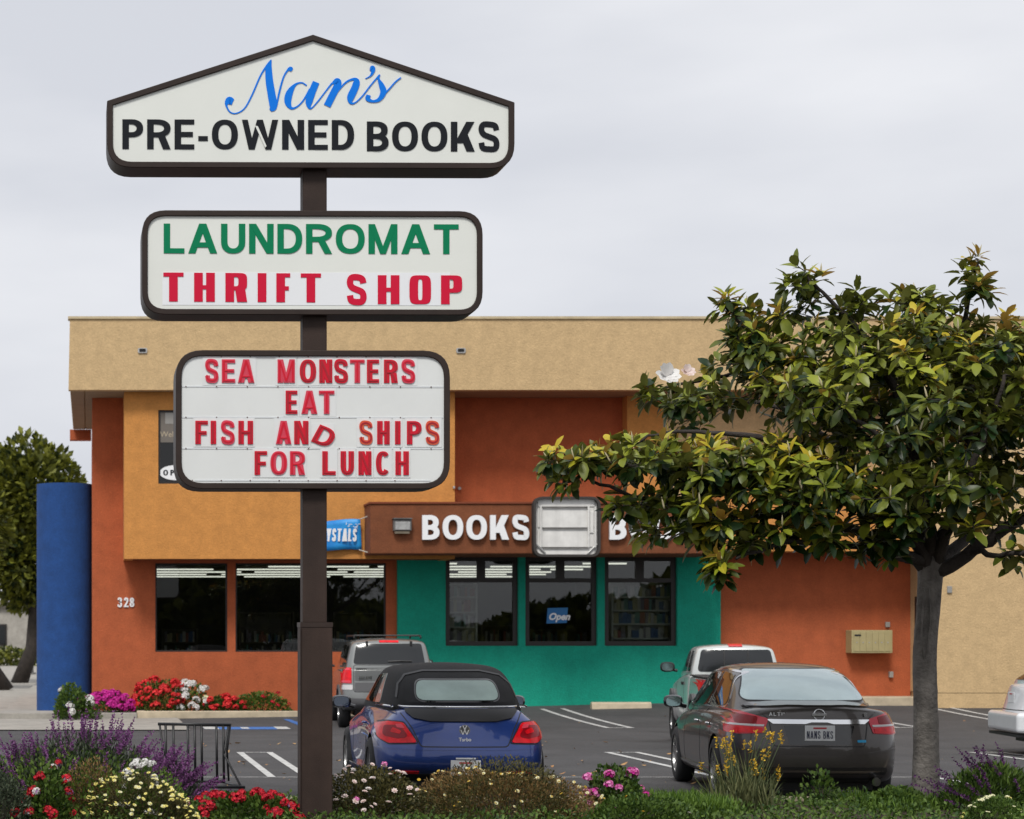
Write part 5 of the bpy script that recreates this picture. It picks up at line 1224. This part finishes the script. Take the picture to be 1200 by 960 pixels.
# --- flower bed under the brick red wall
bush('flowering_shrub', 'dark green shrub with a few white blooms before the blue rounded wall', 86, 42.2, 62, 801, 2200, .07, .045, 'bush_leaf', 11, .02, fl=[('head', 'white_petal', 7, .075)])
bush('flowering_plant', 'magenta flowering plant between the blue wall corner and the red geraniums', 127, 43.2, 56, 812, 1300, .06, .04, 'bush_leaf', 12, .1, fl=[('head', 'magenta_petal', 62, .085)], cat='plant')
bush('flowering_plant', 'tall bright red geranium bush under the house number', 181, 43.4, 66, 804, 1800, .07, .05, 'bush_leaf', 13, .1, fl=[('head', 'bright_red_petal', 46, .085)], cat='plant')
bush('flowering_plant', 'white flowering plant between the two red geraniums at the brick red wall', 224, 43.5, 46, 804, 1100, .06, .04, 'bush_leaf', 14, .1, fl=[('head', 'white_petal', 22, .09), ('head', 'cream_petal', 8, .07)], cat='plant')
bush('flowering_plant', 'low red geranium right of the white flowers at the brick red wall', 262, 43.4, 48, 813, 1200, .06, .045, 'bush_leaf', 15, .1, fl=[('head', 'bright_red_petal', 24, .08)], cat='plant')
bush('flowering_plant', 'low green plant with few small red flowers at the right end of the bed', 305, 43.3, 60, 814, 1500, .06, .045, 'bush_leaf_bright', 16, .1, fl=[('head', 'red_petal', 9, .05)], cat='plant')
# --- purple sage: long curved flower spikes
def sage(label, px, Y, wpx, toppy, nsp, seed, m, n=3500, lm='bush_leaf_grey', lean=0.):
    t, c = plant('sage_shrub', label, 'shrub', px, Y, .10); rx = wpx / 2 * Y / F; h = PZ2(toppy, Y) - .10; ry = rx * .55
    L = Leaves(); dome(L, c, rx * .92, ry * .9, h * .74, n, .075, .016, seed, (.0, .8), .35, .8); L.build('foliage', lm, t, 'stuff'); stems(c, rx, ry, h * .8, 30, seed, 'green_stem', t)
    r = random.Random(seed); S_ = Leaves()
    for p, d in dome_pts(c, rx * .9, ry * .9, h * .72, nsp, seed, facing=False, zmin=.12):
        a = (d * .8 + Vector((lean + r.uniform(-.5, .5), r.uniform(-.4, .3), .75))).normalized(); Ls = r.uniform(.12, .27); pts = [p + a * (Ls * k / 9) + Vector((0, 0, -.12 * Ls * (k / 9) ** 2)) + d * (.04 * (k / 9) ** 2) for k in range(10)]
        for k, q in enumerate(pts):
            w = (1 - .55 * k / 9)
            for j in range(5): e = (rv(r) + a * .5).normalized(); S_.quad(q, e, rv(r), .030 * w + .006, .014, r.uniform(0, 1))
    S_.build('flower_spikes', m, t, 'stuff'); return t
sage('large purple flowering sage shrub in the planter left of the bicycle rack', 84, 18.9, 240, 846, 380, 21, 'purple_petal', 10000)
sage('lower purple flowering sage shrub leaning against the bicycle rack', 188, 19.2, 96, 874, 150, 22, 'purple_petal', 3000, lean=.6)
sage('dark purple sage shrub at the right edge of the planter', 1165, 19.0, 105, 886, 42, 23, 'purple_dark_petal', 3800, 'bush_leaf', lean=-.9)
# --- planter shrubs and flowers, left to right
bush('shrub', 'bright green leafy shrub below the large purple sage', 110, 18.35, 290, 884, 7000, .040, .024, 'bush_leaf_bright', 31, inner=.3)
bush('shrub', 'grey-green shrub in the bottom left corner', -2, 17.4, 92, 893, 5200, .028, .016, 'bush_leaf_grey', 32)
bush('flowering_plant', 'dark red geranium with pink and white blooms at the lower left', 52, 17.5, 66, 893, 1500, .045, .035, 'bush_leaf', 33, fl=[('head', 'red_petal', 26, .044), ('head', 'white_petal', 7, .036), ('head', 'lilac_petal', 4, .032)], cat='plant')
bush('shrub', 'brown dry twiggy shrub between red geranium and yellow daisies', 108, 17.9, 70, 903, 2600, .035, .012, 'bush_leaf_brown', 34, inner=.2)
bush('flowering_plant', 'white phlox cluster standing behind the yellow daisies', 168, 17.9, 46, 893, 600, .04, .02, 'bush_leaf_bright', 35, fl=[('head', 'white_petal', 22, .036)], cat='plant')
bush('daisy_bush', 'dark bush dotted with small yellow daisies left of the red geraniums', 176, 17.7, 150, 906, 9000, .026, .010, 'bush_leaf_olive', 36, fl=[('daisy', 'yellow_petal', 115, .021), ('daisy', 'cream_petal', 65, .022)])
bush('flowering_plant', 'deep red geranium mass at the foot of the sign pole', 300, 18.0, 136, 926, 2800, .042, .034, 'bush_leaf', 37, fl=[('head', 'red_petal', 46, .042), ('head', 'lilac_petal', 4, .030)], cat='plant')
bush('rose_bush', 'bush of blush white roses right of the sign pole', 437, 18.4, 116, 901, 4600, .034, .022, 'bush_leaf_olive', 38, fl=[('rose', 'blush_petal', 42, .030), ('rose', 'white_petal', 20, .030), ('head', 'pink_petal', 3, .03)])
bush('daisy_bush', 'wide russet bush with sparse yellow daisies before the blue convertible', 590, 18.5, 216, 889, 14000, .028, .011, 'bush_leaf_brown', 39, fl=[('daisy', 'cream_petal', 70, .020), ('daisy', 'orange_petal', 80, .017)], tint=(.1, 1.))
bush('shrub', 'olive green shrub growing through the russet daisy bush', 585, 18.3, 224, 901, 9000, .030, .012, 'bush_leaf_olive', 40)
bush('flowering_plant', 'bright pink geranium between russet bush and green grass', 722, 18.7, 84, 912, 2000, .045, .036, 'bush_leaf', 41, fl=[('head', 'pink_petal', 17, .048), ('head', 'magenta_petal', 12, .042)], cat='plant')
bush('shrub', 'low leafy green shrub with an orange bloom under the pink geranium', 745, 17.8, 130, 938, 3600, .034, .022, 'bush_leaf', 42, fl=[('rose', 'orange_petal', 4, .022), ('rose', 'white_petal', 1, .032)])
bush('daisy_bush', 'low bush of pale yellow daisies at the lower right corner', 1165, 18.0, 110, 928, 4200, .028, .012, 'bush_leaf', 43, fl=[('daisy', 'cream_petal', 30, .022), ('daisy', 'yellow_petal', 12, .022)])
bush('weed', 'small leafy weed standing up before the saloon bumper', 963, 19.6, 42, 906, 320, .045, .03, 'bush_leaf', 44, fl=[], cat='plant', inner=.1)
bush('shrub', 'low dark green shrub at the foot of the magnolia trunk', 1050, 19.2, 90, 925, 2200, .05, .032, 'bush_leaf', 45)
# grass tufts and ground cover
def blades(L, c, rx, ry, n, h, w, seed, lean=.35, tint=(0, 1)):
    r = random.Random(seed)
    for _ in range(n):
        p = Vector((c[0] + r.uniform(-rx, rx), c[1] + r.uniform(-ry, ry), c[2] - .02)); d = (Vector((0, 0, 1)) + Vector((r.uniform(-1, 1), r.uniform(-1, 1), 0)) * lean).normalized(); L.leaf(p, d, rv(r), h * r.uniform(.6, 1.15), w, r.uniform(*tint), droop=.25)
L = Leaves(); blades(L, (PX2(795, 18.7), 18.9, .10), .45, .55, 3000, .20, .014, 51); t, c = plant('grass_clump', 'bright green grass clump between pink geranium and yellow flower stalks', 'grass', 795, 18.7); L.build('blades', 'grass_blade', t, 'stuff')
L = Leaves(); r = random.Random(55)
for _ in range(26000):
    x, y = r.uniform(-2.2, 10.4), r.uniform(16.9, 20.1); q = .5 + .5 * sin(x * 2.1 + 1.3 * sin(y * 2)) * sin(y * 3.1 + x)
    if r.random() > .35 + .65 * q: continue
    dens = .055 + .13 * q * r.random(); L.quad(Vector((x, y, .10 + dens * r.random())), (rv(r) + Vector((0, 0, .7))).normalized(), (rv(r) + Vector((0, 0, 1))).normalized(), .045 * r.uniform(.6, 1.4), .028, min(1, max(0, r.gauss(.35, .25))))
o = L.build('ground_cover', 'bush_leaf', kind='stuff')
L = Leaves(); r = random.Random(56)
for _ in range(7): x = r.uniform(6, 8.2); blades(L, (x, r.uniform(18.4, 19.9), .12), .25, .2, 130, .16, .012, r.randrange(9999))
L.build('ground_cover', 'grass_blade', kind='stuff')
# yellow flower stalks with strap leaves
t, c = plant('yellow_flower_stalks', 'clump of tall thin stalks with yellow-orange buds before the saloon rear wheel', 'plant', 872, 18.9)
L = Leaves(); blades(L, c, .24, .2, 260, .40, .013, 61, .55); blades(L, c, .16, .14, 90, .58, .010, 62, .3); L.build('blades', 'reed_blade', t, 'stuff')
r = random.Random(63)
for k in range(30):
    px = r.uniform(838, 925) if k > 4 else r.uniform(800, 925); top = P3(px, r.uniform(858, 912), 18.9 + r.uniform(-.2, .2)); b = c + Vector((r.uniform(-.1, .1), r.uniform(-.1, .1), 0)); bm = bmesh.new(); mid = (b + top) / 2 + Vector((0, 0, .05)); tube(bm, [b, mid, top], .0035, 4)
    s_ = obj('stalk', bm, 'green_stem', t); L = Leaves()
    for j in range(16):
        q = top + Vector((0, 0, -.10 * j / 16 + .03)) + rv(r) * .008; L.quad(q, (rv(r) + Vector((0, 0, .6))).normalized(), rv(r), .028, .017, r.uniform(0, 1))
    L.build('buds', 'orange_petal', s_, world=True)
# ---------------------------------------------------------------- magnolia
YT = 19.6
def T3(px, py, dy=0.): p = P3(px, py, YT); s = (YT + dy) / YT; return Vector((PX2(px, YT + dy), YT + dy, PZ2(py, YT + dy)))
tree = thing('magnolia_tree', 'spreading magnolia tree with glossy leaves and grey trunk in the planter at right', 'tree', T3(1085, 938))
tree.location.z = .08
bm = bmesh.new()
tp = [(1085, 950, 19), (1085, 925, 17.0), (1085, 880, 15.5), (1084, 820, 14.5), (1083, 770, 14.6), (1087, 720, 14.2), (1090, 680, 14.8), (1091, 655, 15.5), (1093, 630, 11)]
pts = cr_spline([(*T3(a, b), w / 132.) for a, b, w in tp], 5)
rr = random.Random(5); n = 20; rings = []
for i, q in enumerate(pts): rings.append([bm.verts.new((q[0] + cos(2 * pi * k / n) * q[3] * (1 + .05 * sin(3 * 2 * pi * k / n + i * .15) + .03 * rr.uniform(-1, 1)), q[1] + sin(2 * pi * k / n) * q[3] * (1 + .05 * cos(5 * 2 * pi * k / n + i * .1)), q[2])) for k in range(n)])
for a_, b_ in zip(rings, rings[1:]):
    for k in range(n): bm.faces.new((a_[k], a_[(k + 1) % n], b_[(k + 1) % n], b_[k]))
obj('trunk', bm, 'bark', tree, smooth=True)
bm = bmesh.new()   # the long open scar in the bark
for dx, w in ((-2.2, .008), (3.2, .008)): tube(bm, [T3(1086 + dx, 690, -.125), T3(1085 + dx * 1.8, 720, -.128), T3(1083 + dx * 1.6, 748, -.128), T3(1083 + dx * .3, 772, -.124)], [w * .5, w, w, .003], 6)
obj('bark_scar', bm, 'bark', tree, smooth=True)
limbs = [
    [(1091, 668, 0, 9), (1045, 640, -.1, 7), (985, 618, -.3, 6), (915, 605, -.5, 5), (850, 600, -.6, 4), (780, 590, -.7, 3), (715, 572, -.8, 2), (668, 552, -.8, 1.2)],
    [(1091, 668, 0, 9), (1055, 610, -.2, 7), (1000, 560, -.5, 5.5), (930, 525, -.8, 4), (860, 510, -.9, 3), (790, 505, -.9, 2), (740, 520, -.9, 1.2)],
    [(1091, 665, 0, 9), (1060, 580, .2, 7), (1000, 500, .3, 5), (940, 440, .3, 4), (890, 400, .2, 3), (862, 370, .1, 1.8), (855, 352, .1, 1)],
    [(1092, 665, 0, 9), (1080, 570, .1, 7), (1055, 470, 0, 5), (1015, 400, -.1, 4), (975, 355, -.1, 2.4), (945, 322, -.1, 1.2)],
    [(1093, 665, 0, 9), (1120, 580, 0, 7), (1140, 480, .1, 5), (1130, 400, .1, 3.6), (1138, 340, 0, 1.8), (1146, 303, 0, 1)],
    [(1094, 672, 0, 9), (1140, 645, -.2, 7.5), (1190, 612, -.4, 6.5), (1250, 570, -.6, 5), (1310, 500, -.7, 3)],
    [(1094, 665, 0, 8), (1150, 610, .6, 6), (1215, 540, 1.1, 4.5), (1260, 440, 1.3, 3)],
    [(1092, 665, 0, 8), (1060, 600, .8, 6), (1000, 540, 1.4, 4), (920, 480, 1.7, 3), (840, 470, 1.7, 2)],
    [(1092, 665, 0, 8), (1085, 590, -.4, 5), (1050, 530, -.8, 3.4), (990, 480, -1.0, 2)],
    [(1093, 665, 0, 8), (1120, 600, -.5, 5), (1150, 520, -.8, 3.4), (1180, 440, -1.0, 2)],
    [(1091, 660, 0, 6), (1000, 640, -.6, 4), (930, 635, -1., 3), (860, 655, -1.2, 1.6)],
    [(1140, 645, -.2, 4), (1170, 650, -.6, 3), (1215, 645, -.9, 2.5)],
    [(1020, 500, .3, 4), (900, 440, .5, 3), (820, 445, .5, 2), (760, 460, .5, 1)],
]
nodes = []; 
for lb in limbs:
    P = cr_spline([(*T3(a_, b_, c_), w / 121) for a_, b_, c_, w in lb], 5); bm = bmesh.new()
    pp = [Vector(q[:3]) + rv(rr) * .02 for q in P]; tube(bm, pp, [q[3] for q in P], 8); obj('limb', bm, 'dark_bark', tree, smooth=True); nodes += [(q, P[i][3]) for i, q in enumerate(pp) if i > 4]
blobs = [  # px, py, rx, ry, depth, thickness, count
    (1070, 480, 125, 95, -.1, 1.7, 175), (1010, 405, 85, 48, 0, 1.2, 62), (1090, 385, 60, 35, 0, 1.2, 36), (1160, 450, 80, 75, 0, 1.5, 80), (1175, 395, 50, 32, 0, 1., 26), (1250, 480, 80, 100, 0, 1.6, 70),
    (950, 470, 85, 62, -.1, 1.4, 62), (880, 425, 55, 42, .2, .9, 34), (870, 385, 28, 30, .2, .5, 14), (815, 470, 55, 30, .2, .7, 26), (765, 460, 26, 10, .4, .3, 7),
    (880, 545, 110, 38, -.7, 1.0, 95), (770, 535, 85, 22, -.8, .7, 48), (685, 538, 48, 13, -.85, .4, 17), (660, 560, 18, 10, -.8, .3, 5), (960, 570, 80, 40, -.9, 1., 48), (830, 595, 80, 22, -.7, .8, 22), (745, 590, 40, 15, -.8, .4, 11),
    (775, 620, 40, 10, -.8, .5, 6), (820, 618, 40, 14, -.9, .4, 9), (1050, 620, 50, 24, -.8, .4, 16), (1130, 610, 40, 20, -.5, .5, 9), (1180, 600, 30, 20, -.4, .5, 8), (850, 660, 26, 16, -1.2, .3, 9), (860, 625, 40, 20, -1.0, .5, 16), (940, 625, 60, 22, -.8, .6, 22), (1040, 580, 55, 35, -.9, .9, 30), (1110, 560, 50, 34, -.6, 1., 26), (1165, 560, 40, 35, 0, 1., 20), (1030, 635, 30, 16, -.5, .4, 8),
    (945, 335, 24, 22, -.1, .3, 8), (1140, 335, 20, 30, 0, .3, 8), (855, 360, 14, 14, .1, .2, 4), (1000, 355, 24, 14, 0, .3, 7), (1070, 350, 40, 14, 0, .4, 9), (1190, 655, 20, 14, -.5, .3, 3), (920, 370, 20, 12, 0, .3, 5)]
tips = []; EXP = {}
for px, py, rx, ry, dy, th, cnt in blobs:
    for _ in range(int(cnt * (1.0 if py < 480 and px < 1020 else 1.02))):
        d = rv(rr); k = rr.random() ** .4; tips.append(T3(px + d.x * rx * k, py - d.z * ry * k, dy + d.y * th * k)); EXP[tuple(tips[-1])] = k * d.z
for q in ((935, 312, -.1), (1146, 300, 0), (852, 348, .1), (962, 322, -.1), (1128, 318, 0), (640, 540, -.85), (650, 528, -.85), (1058, 345, .0), (1003, 340, 0)): tips.append(T3(*q))
base = T3(1092, 640); tips.sort(key=lambda p: (p - base).length)
import heapq
buds = []; tw = bmesh.new(); Lv = Leaves(); Ly = Leaves(); singles = []
def rosette(p, d, sc, ex=.0):
    u, v = frame_from(d); n = rr.randint(7, 10); a0 = rr.uniform(0, 6.28); young_lit = rr.random() < .04 + .45 * max(0, ex) ** 1.2 + (.34 if p.x < 7.2 and p.z < 3.95 and ex > .05 else 0); light = rr.gauss(.10, .12) + .62 * max(-.1, ex)  # light from above painted in: clump tops paler, more leaves in the young colour
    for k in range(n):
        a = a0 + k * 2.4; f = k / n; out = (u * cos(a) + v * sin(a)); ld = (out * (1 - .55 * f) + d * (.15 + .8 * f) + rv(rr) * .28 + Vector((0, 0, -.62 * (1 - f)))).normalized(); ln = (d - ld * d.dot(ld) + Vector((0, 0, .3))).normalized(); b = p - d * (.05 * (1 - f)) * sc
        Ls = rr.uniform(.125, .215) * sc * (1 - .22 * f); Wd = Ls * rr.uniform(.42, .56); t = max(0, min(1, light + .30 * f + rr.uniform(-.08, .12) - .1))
        singles.append((b + ld * .02, ld, ln, Ls, Wd, t, rr.uniform(.12, .45), young_lit and f > .35 or rr.random() < .022))
for p in tips:
    best = min(nodes, key=lambda nd: (nd[0] - p).length_squared + (.3 if nd[0].z > p.z + .15 else 0)); s_ = best[0]; L_ = (p - s_).length; mid = s_.lerp(p, .5) + Vector((rr.uniform(-.06, .06), rr.uniform(-.06, .06), -.10 * L_)); r0 = min(best[1] * .7, .008 + .010 * L_)
    tube(tw, [s_, mid, p], [r0, max(.005, r0 * .7), .0045], 5, cap=False); nodes.append((mid, max(.006, r0 * .8))); nodes.append((p.copy(), .005))
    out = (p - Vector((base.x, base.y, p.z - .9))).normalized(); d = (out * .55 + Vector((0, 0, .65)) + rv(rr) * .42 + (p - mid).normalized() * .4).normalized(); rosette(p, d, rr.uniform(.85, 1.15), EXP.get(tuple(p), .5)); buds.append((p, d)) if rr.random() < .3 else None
    for _k in range(int(2 + 6 * L_)):
        q = mid.lerp(p, rr.uniform(.1, .95)); ld = (rv(rr) + d * .5).normalized(); Ls = rr.uniform(.10, .18); singles.append((q, ld, (rv(rr) * .6 + Vector((0, 0, 1))).normalized(), Ls, Ls * .48, max(0, rr.gauss(.15, .15)), rr.uniform(.1, .5), rr.random() < .03))
    if L_ > .22: q = mid.lerp(p, .3); d2 = (rv(rr) + Vector((0, 0, .5))).normalized(); e = q + d2 * .10; tube(tw, [q, e], .004, 4, cap=False); rosette(e, d2, .85)
o = obj('twigs', tw, 'dark_bark', tree, smooth=True); o['kind'] = 'stuff'
# the 300 nearest leaves are objects of their own, the rest one mass
singles.sort(key=lambda q: q[0].y)
vis = [i for i, q in enumerate(singles) if PX + q[0].x * F / q[0].y < 1195][:300]; vs_ = set(vis)
LM = {}
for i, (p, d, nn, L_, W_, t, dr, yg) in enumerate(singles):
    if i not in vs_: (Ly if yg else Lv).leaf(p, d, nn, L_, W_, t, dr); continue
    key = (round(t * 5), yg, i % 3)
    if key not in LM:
        q = Leaves(); q.leaf(Vector((0, 0, 0)), Vector((0, 1, 0)), Vector((0, 0, 1)), 1., .38 + .03 * (i % 3), t, .15 + .1 * (i % 3)); oo = q.build('leaf', 'magnolia_leaf_young_lit' if yg else 'magnolia_leaf'); LM[key] = oo.data; bpy.data.objects.remove(oo)
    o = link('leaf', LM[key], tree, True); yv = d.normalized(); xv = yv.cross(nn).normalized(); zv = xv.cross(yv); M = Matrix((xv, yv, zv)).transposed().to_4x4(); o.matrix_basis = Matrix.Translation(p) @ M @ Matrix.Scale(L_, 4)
Lv.build('crown', 'magnolia_leaf', tree, 'stuff', smooth=True); Ly.build('young_lit_leaves', 'magnolia_leaf_young_lit', tree, 'stuff', smooth=True)
bb = bmesh.new()
for p, d in buds: e = (d + Vector((0, 0, 1.2)) + rv(rr) * .3).normalized(); tube(bb, [p, p + e * .03, p + e * .075, p + e * .115], [.006, .010, .008, .001], 5)
mat('leaf_bud', (.48, .42, .26), .7); o = obj('leaf_buds', bb, 'leaf_bud', tree, smooth=True); o['kind'] = 'stuff'
# blossoms
for (px, py, dy, s_, m, nm) in ((778, 449, -.25, 1.0, 'white_petal', 'blossom'), (802, 444, -.1, .6, 'blush_petal', 'faded_blossom')):
    L = Leaves(); c = T3(px, py, dy)
    for k in range(9):
        a_ = 2 * pi * k / 9 + (.3 if k > 5 else 0); ax = Vector((.1, -.8, .6)).normalized(); u_, v_ = frame_from(ax); e = (u_ * cos(a_) + v_ * sin(a_) + ax * (.15 + .5 * (k > 5))).normalized(); L.leaf(c + Vector((0, -.1, .05)), e, ax, .135 * s_, .10 * s_, rr.random(), -.2)
    L.build(nm, m, tree, smooth=True)
# ---------------------------------------------------------------- far trees and houses at the left
def far_tree(label, px, Y, trunk_px, cx, cy, rx, ry, seed, trunk_lean=0., zb=None, n=9000, group=None, ls=.32, seen=True):
    x = PX2(trunk_px, Y); z0 = 0.0; t = thing('street_tree', label, 'tree', (x, Y, z0), 0, group); r = random.Random(seed); c = P3(cx, cy, Y); bm = bmesh.new(); w = rx * Y / F
    top = Vector((c.x, Y, c.z - ry * Y / F * .3)); b = Vector((x, Y, z0 - .1)); m1 = b.lerp(top, .5) + Vector((trunk_lean, 0, 0))
    tube(bm, [b, b.lerp(m1, .5) + Vector((trunk_lean * .4, 0, 0)), m1, top], [.34, .26, .24, .12], 10)
    for _ in range(7): e = c + Vector((r.uniform(-.7, .7) * w, r.uniform(-.5, .5) * w, r.uniform(-.5, .4) * ry * Y / F)); tube(bm, [m1, m1.lerp(e, .5) + Vector((0, 0, .4)), e], [.16, .10, .04], 6)
    obj('trunk', bm, 'dark_bark', t, smooth=True); L = Leaves()
    for k in range(9):
        q = rv(r); cc = Vector((c.x + q.x * w * .5, c.y + q.y * w * .5, c.z + q.z * ry * Y / F * .55)); dome(L, cc, w * .5, w * .5, ry * Y / F * .48, n // 9, ls, ls * .6, seed + k, (0, .9), .6, .3, both=True)
    L.build('crown', 'tree_leaf_far', t, 'stuff'); return t
far_tree('big dark evergreen street tree behind the blue rounded wall', 40, 76, 22, 28, 600, 76, 108, 71, .5, n=14000)
far_tree('dark evergreen street tree with leaning trunk at the left edge', -30, 66, 6, -60, 610, 70, 100, 72, -.3, n=9000)
bk = thing('distant_building', 'pale low building seen between the far trunks at the left edge', 'building', (-8, 132, 0))
obj('wall', BB(-30, -1.5, 132, 140, 0, 3.6), 'concrete', bk); obj('roof', BB(-30.3, -1.2, 131.7, 140.3, 3.6, 4.0), 'shelf_dark', bk)
for x in (-22, -17, -12, -7, -4):
    w = obj('window', BB(x, x + 1.6, 131.94, 131.99, 1.1, 2.5), 'window_frame', bk); obj('pane', BB(x + .1, x + 1.5, 131.91, 131.938, 1.2, 2.4), 'car_glass', w)
L = Leaves(); r = random.Random(90)
for _ in range(5000): L.quad(Vector((r.uniform(-20, -1.2), r.uniform(118, 121), r.uniform(0, 1.0))), rv(r), rv(r), .3, .2, r.random() * .8)
L.build('hedge', 'tree_leaf_far', kind='stuff')
bm = bmesh.new()
for x in (-3.4, -1.75): tube(bm, [(x, 100, 0), (x, 100, 7.5)], .07, 8)
ob = thing('utility_pole', 'thin grey pole far behind left of the blue rounded wall', 'pole', (-2.6, 92, 0)); bm.free(); bm = bmesh.new(); tube(bm, [(-2.62, 92, 0), (-2.62, 92, 6.5)], [.08, .05], 8); obj('shaft', bm, 'galv', ob, smooth=True); obj('base_plate', BB(-2.8, -2.44, 91.85, 92.15, 0, .08), 'galv_dark', ob)
# ---------------------------------------------------------------- bicycle rack
YR = 23.4; t = thing('bicycle_rack', 'black metal bicycle rack on the asphalt beside the purple sage', 'bicycle rack', (PX2(240, YR), YR, 0))
def rp(px, z, dy=0.): return Vector((PX2(px, YR + dy), YR + dy, z))
zt_ = 1.75 - (848.5 - 745) / (F / YR); bars = [194, 203, 220, 228, 236, 253.5, 261.5]
for nm, pts_, rd in (('top_rail', [rp(185, zt_), rp(270, zt_ - .01)], .018), ('foot_rail', [rp(150, .06), rp(264, .06)], .016), ('foot_bar', [rp(135, .035, -.5), rp(287, .035, -.5)], .018), ('end_post', [rp(268, zt_), rp(262.5, .38), rp(283, .03, -.5)], .013), ('end_post', [rp(270, zt_, .05), rp(266, .42), rp(268, .05, .35)], .013), ('end_post', [rp(187, zt_), rp(192, .38), rp(178, .03, -.5)], .013), ('foot_bar', [rp(262, .03, .35), rp(286, .03, -.5)], .016)):
    bm = bmesh.new(); tube(bm, pts_, rd, 8); obj(nm, bm, 'black_metal', t, smooth=True)
for b_ in bars:
    bm = bmesh.new(); tube(bm, [rp(b_, zt_), rp(b_ + 1, .06)], .015, 8); obj('bar', bm, 'black_metal', t, smooth=True)

# trees across the street behind the viewer, which the windows and paintwork reflect
L = Leaves(); r = random.Random(91)
for k in range(16):
    x = -70 + k * 10 + r.uniform(-3, 3); h = r.uniform(3.2, 7)
    dome(L, (x, -34 + r.uniform(-3, 3), -.5), r.uniform(5.5, 8), 3.5, h, 2600, .9, .75, 300 + k, (0, .6), .5)
L.build('tree_line', 'tree_leaf_far', kind='stuff')
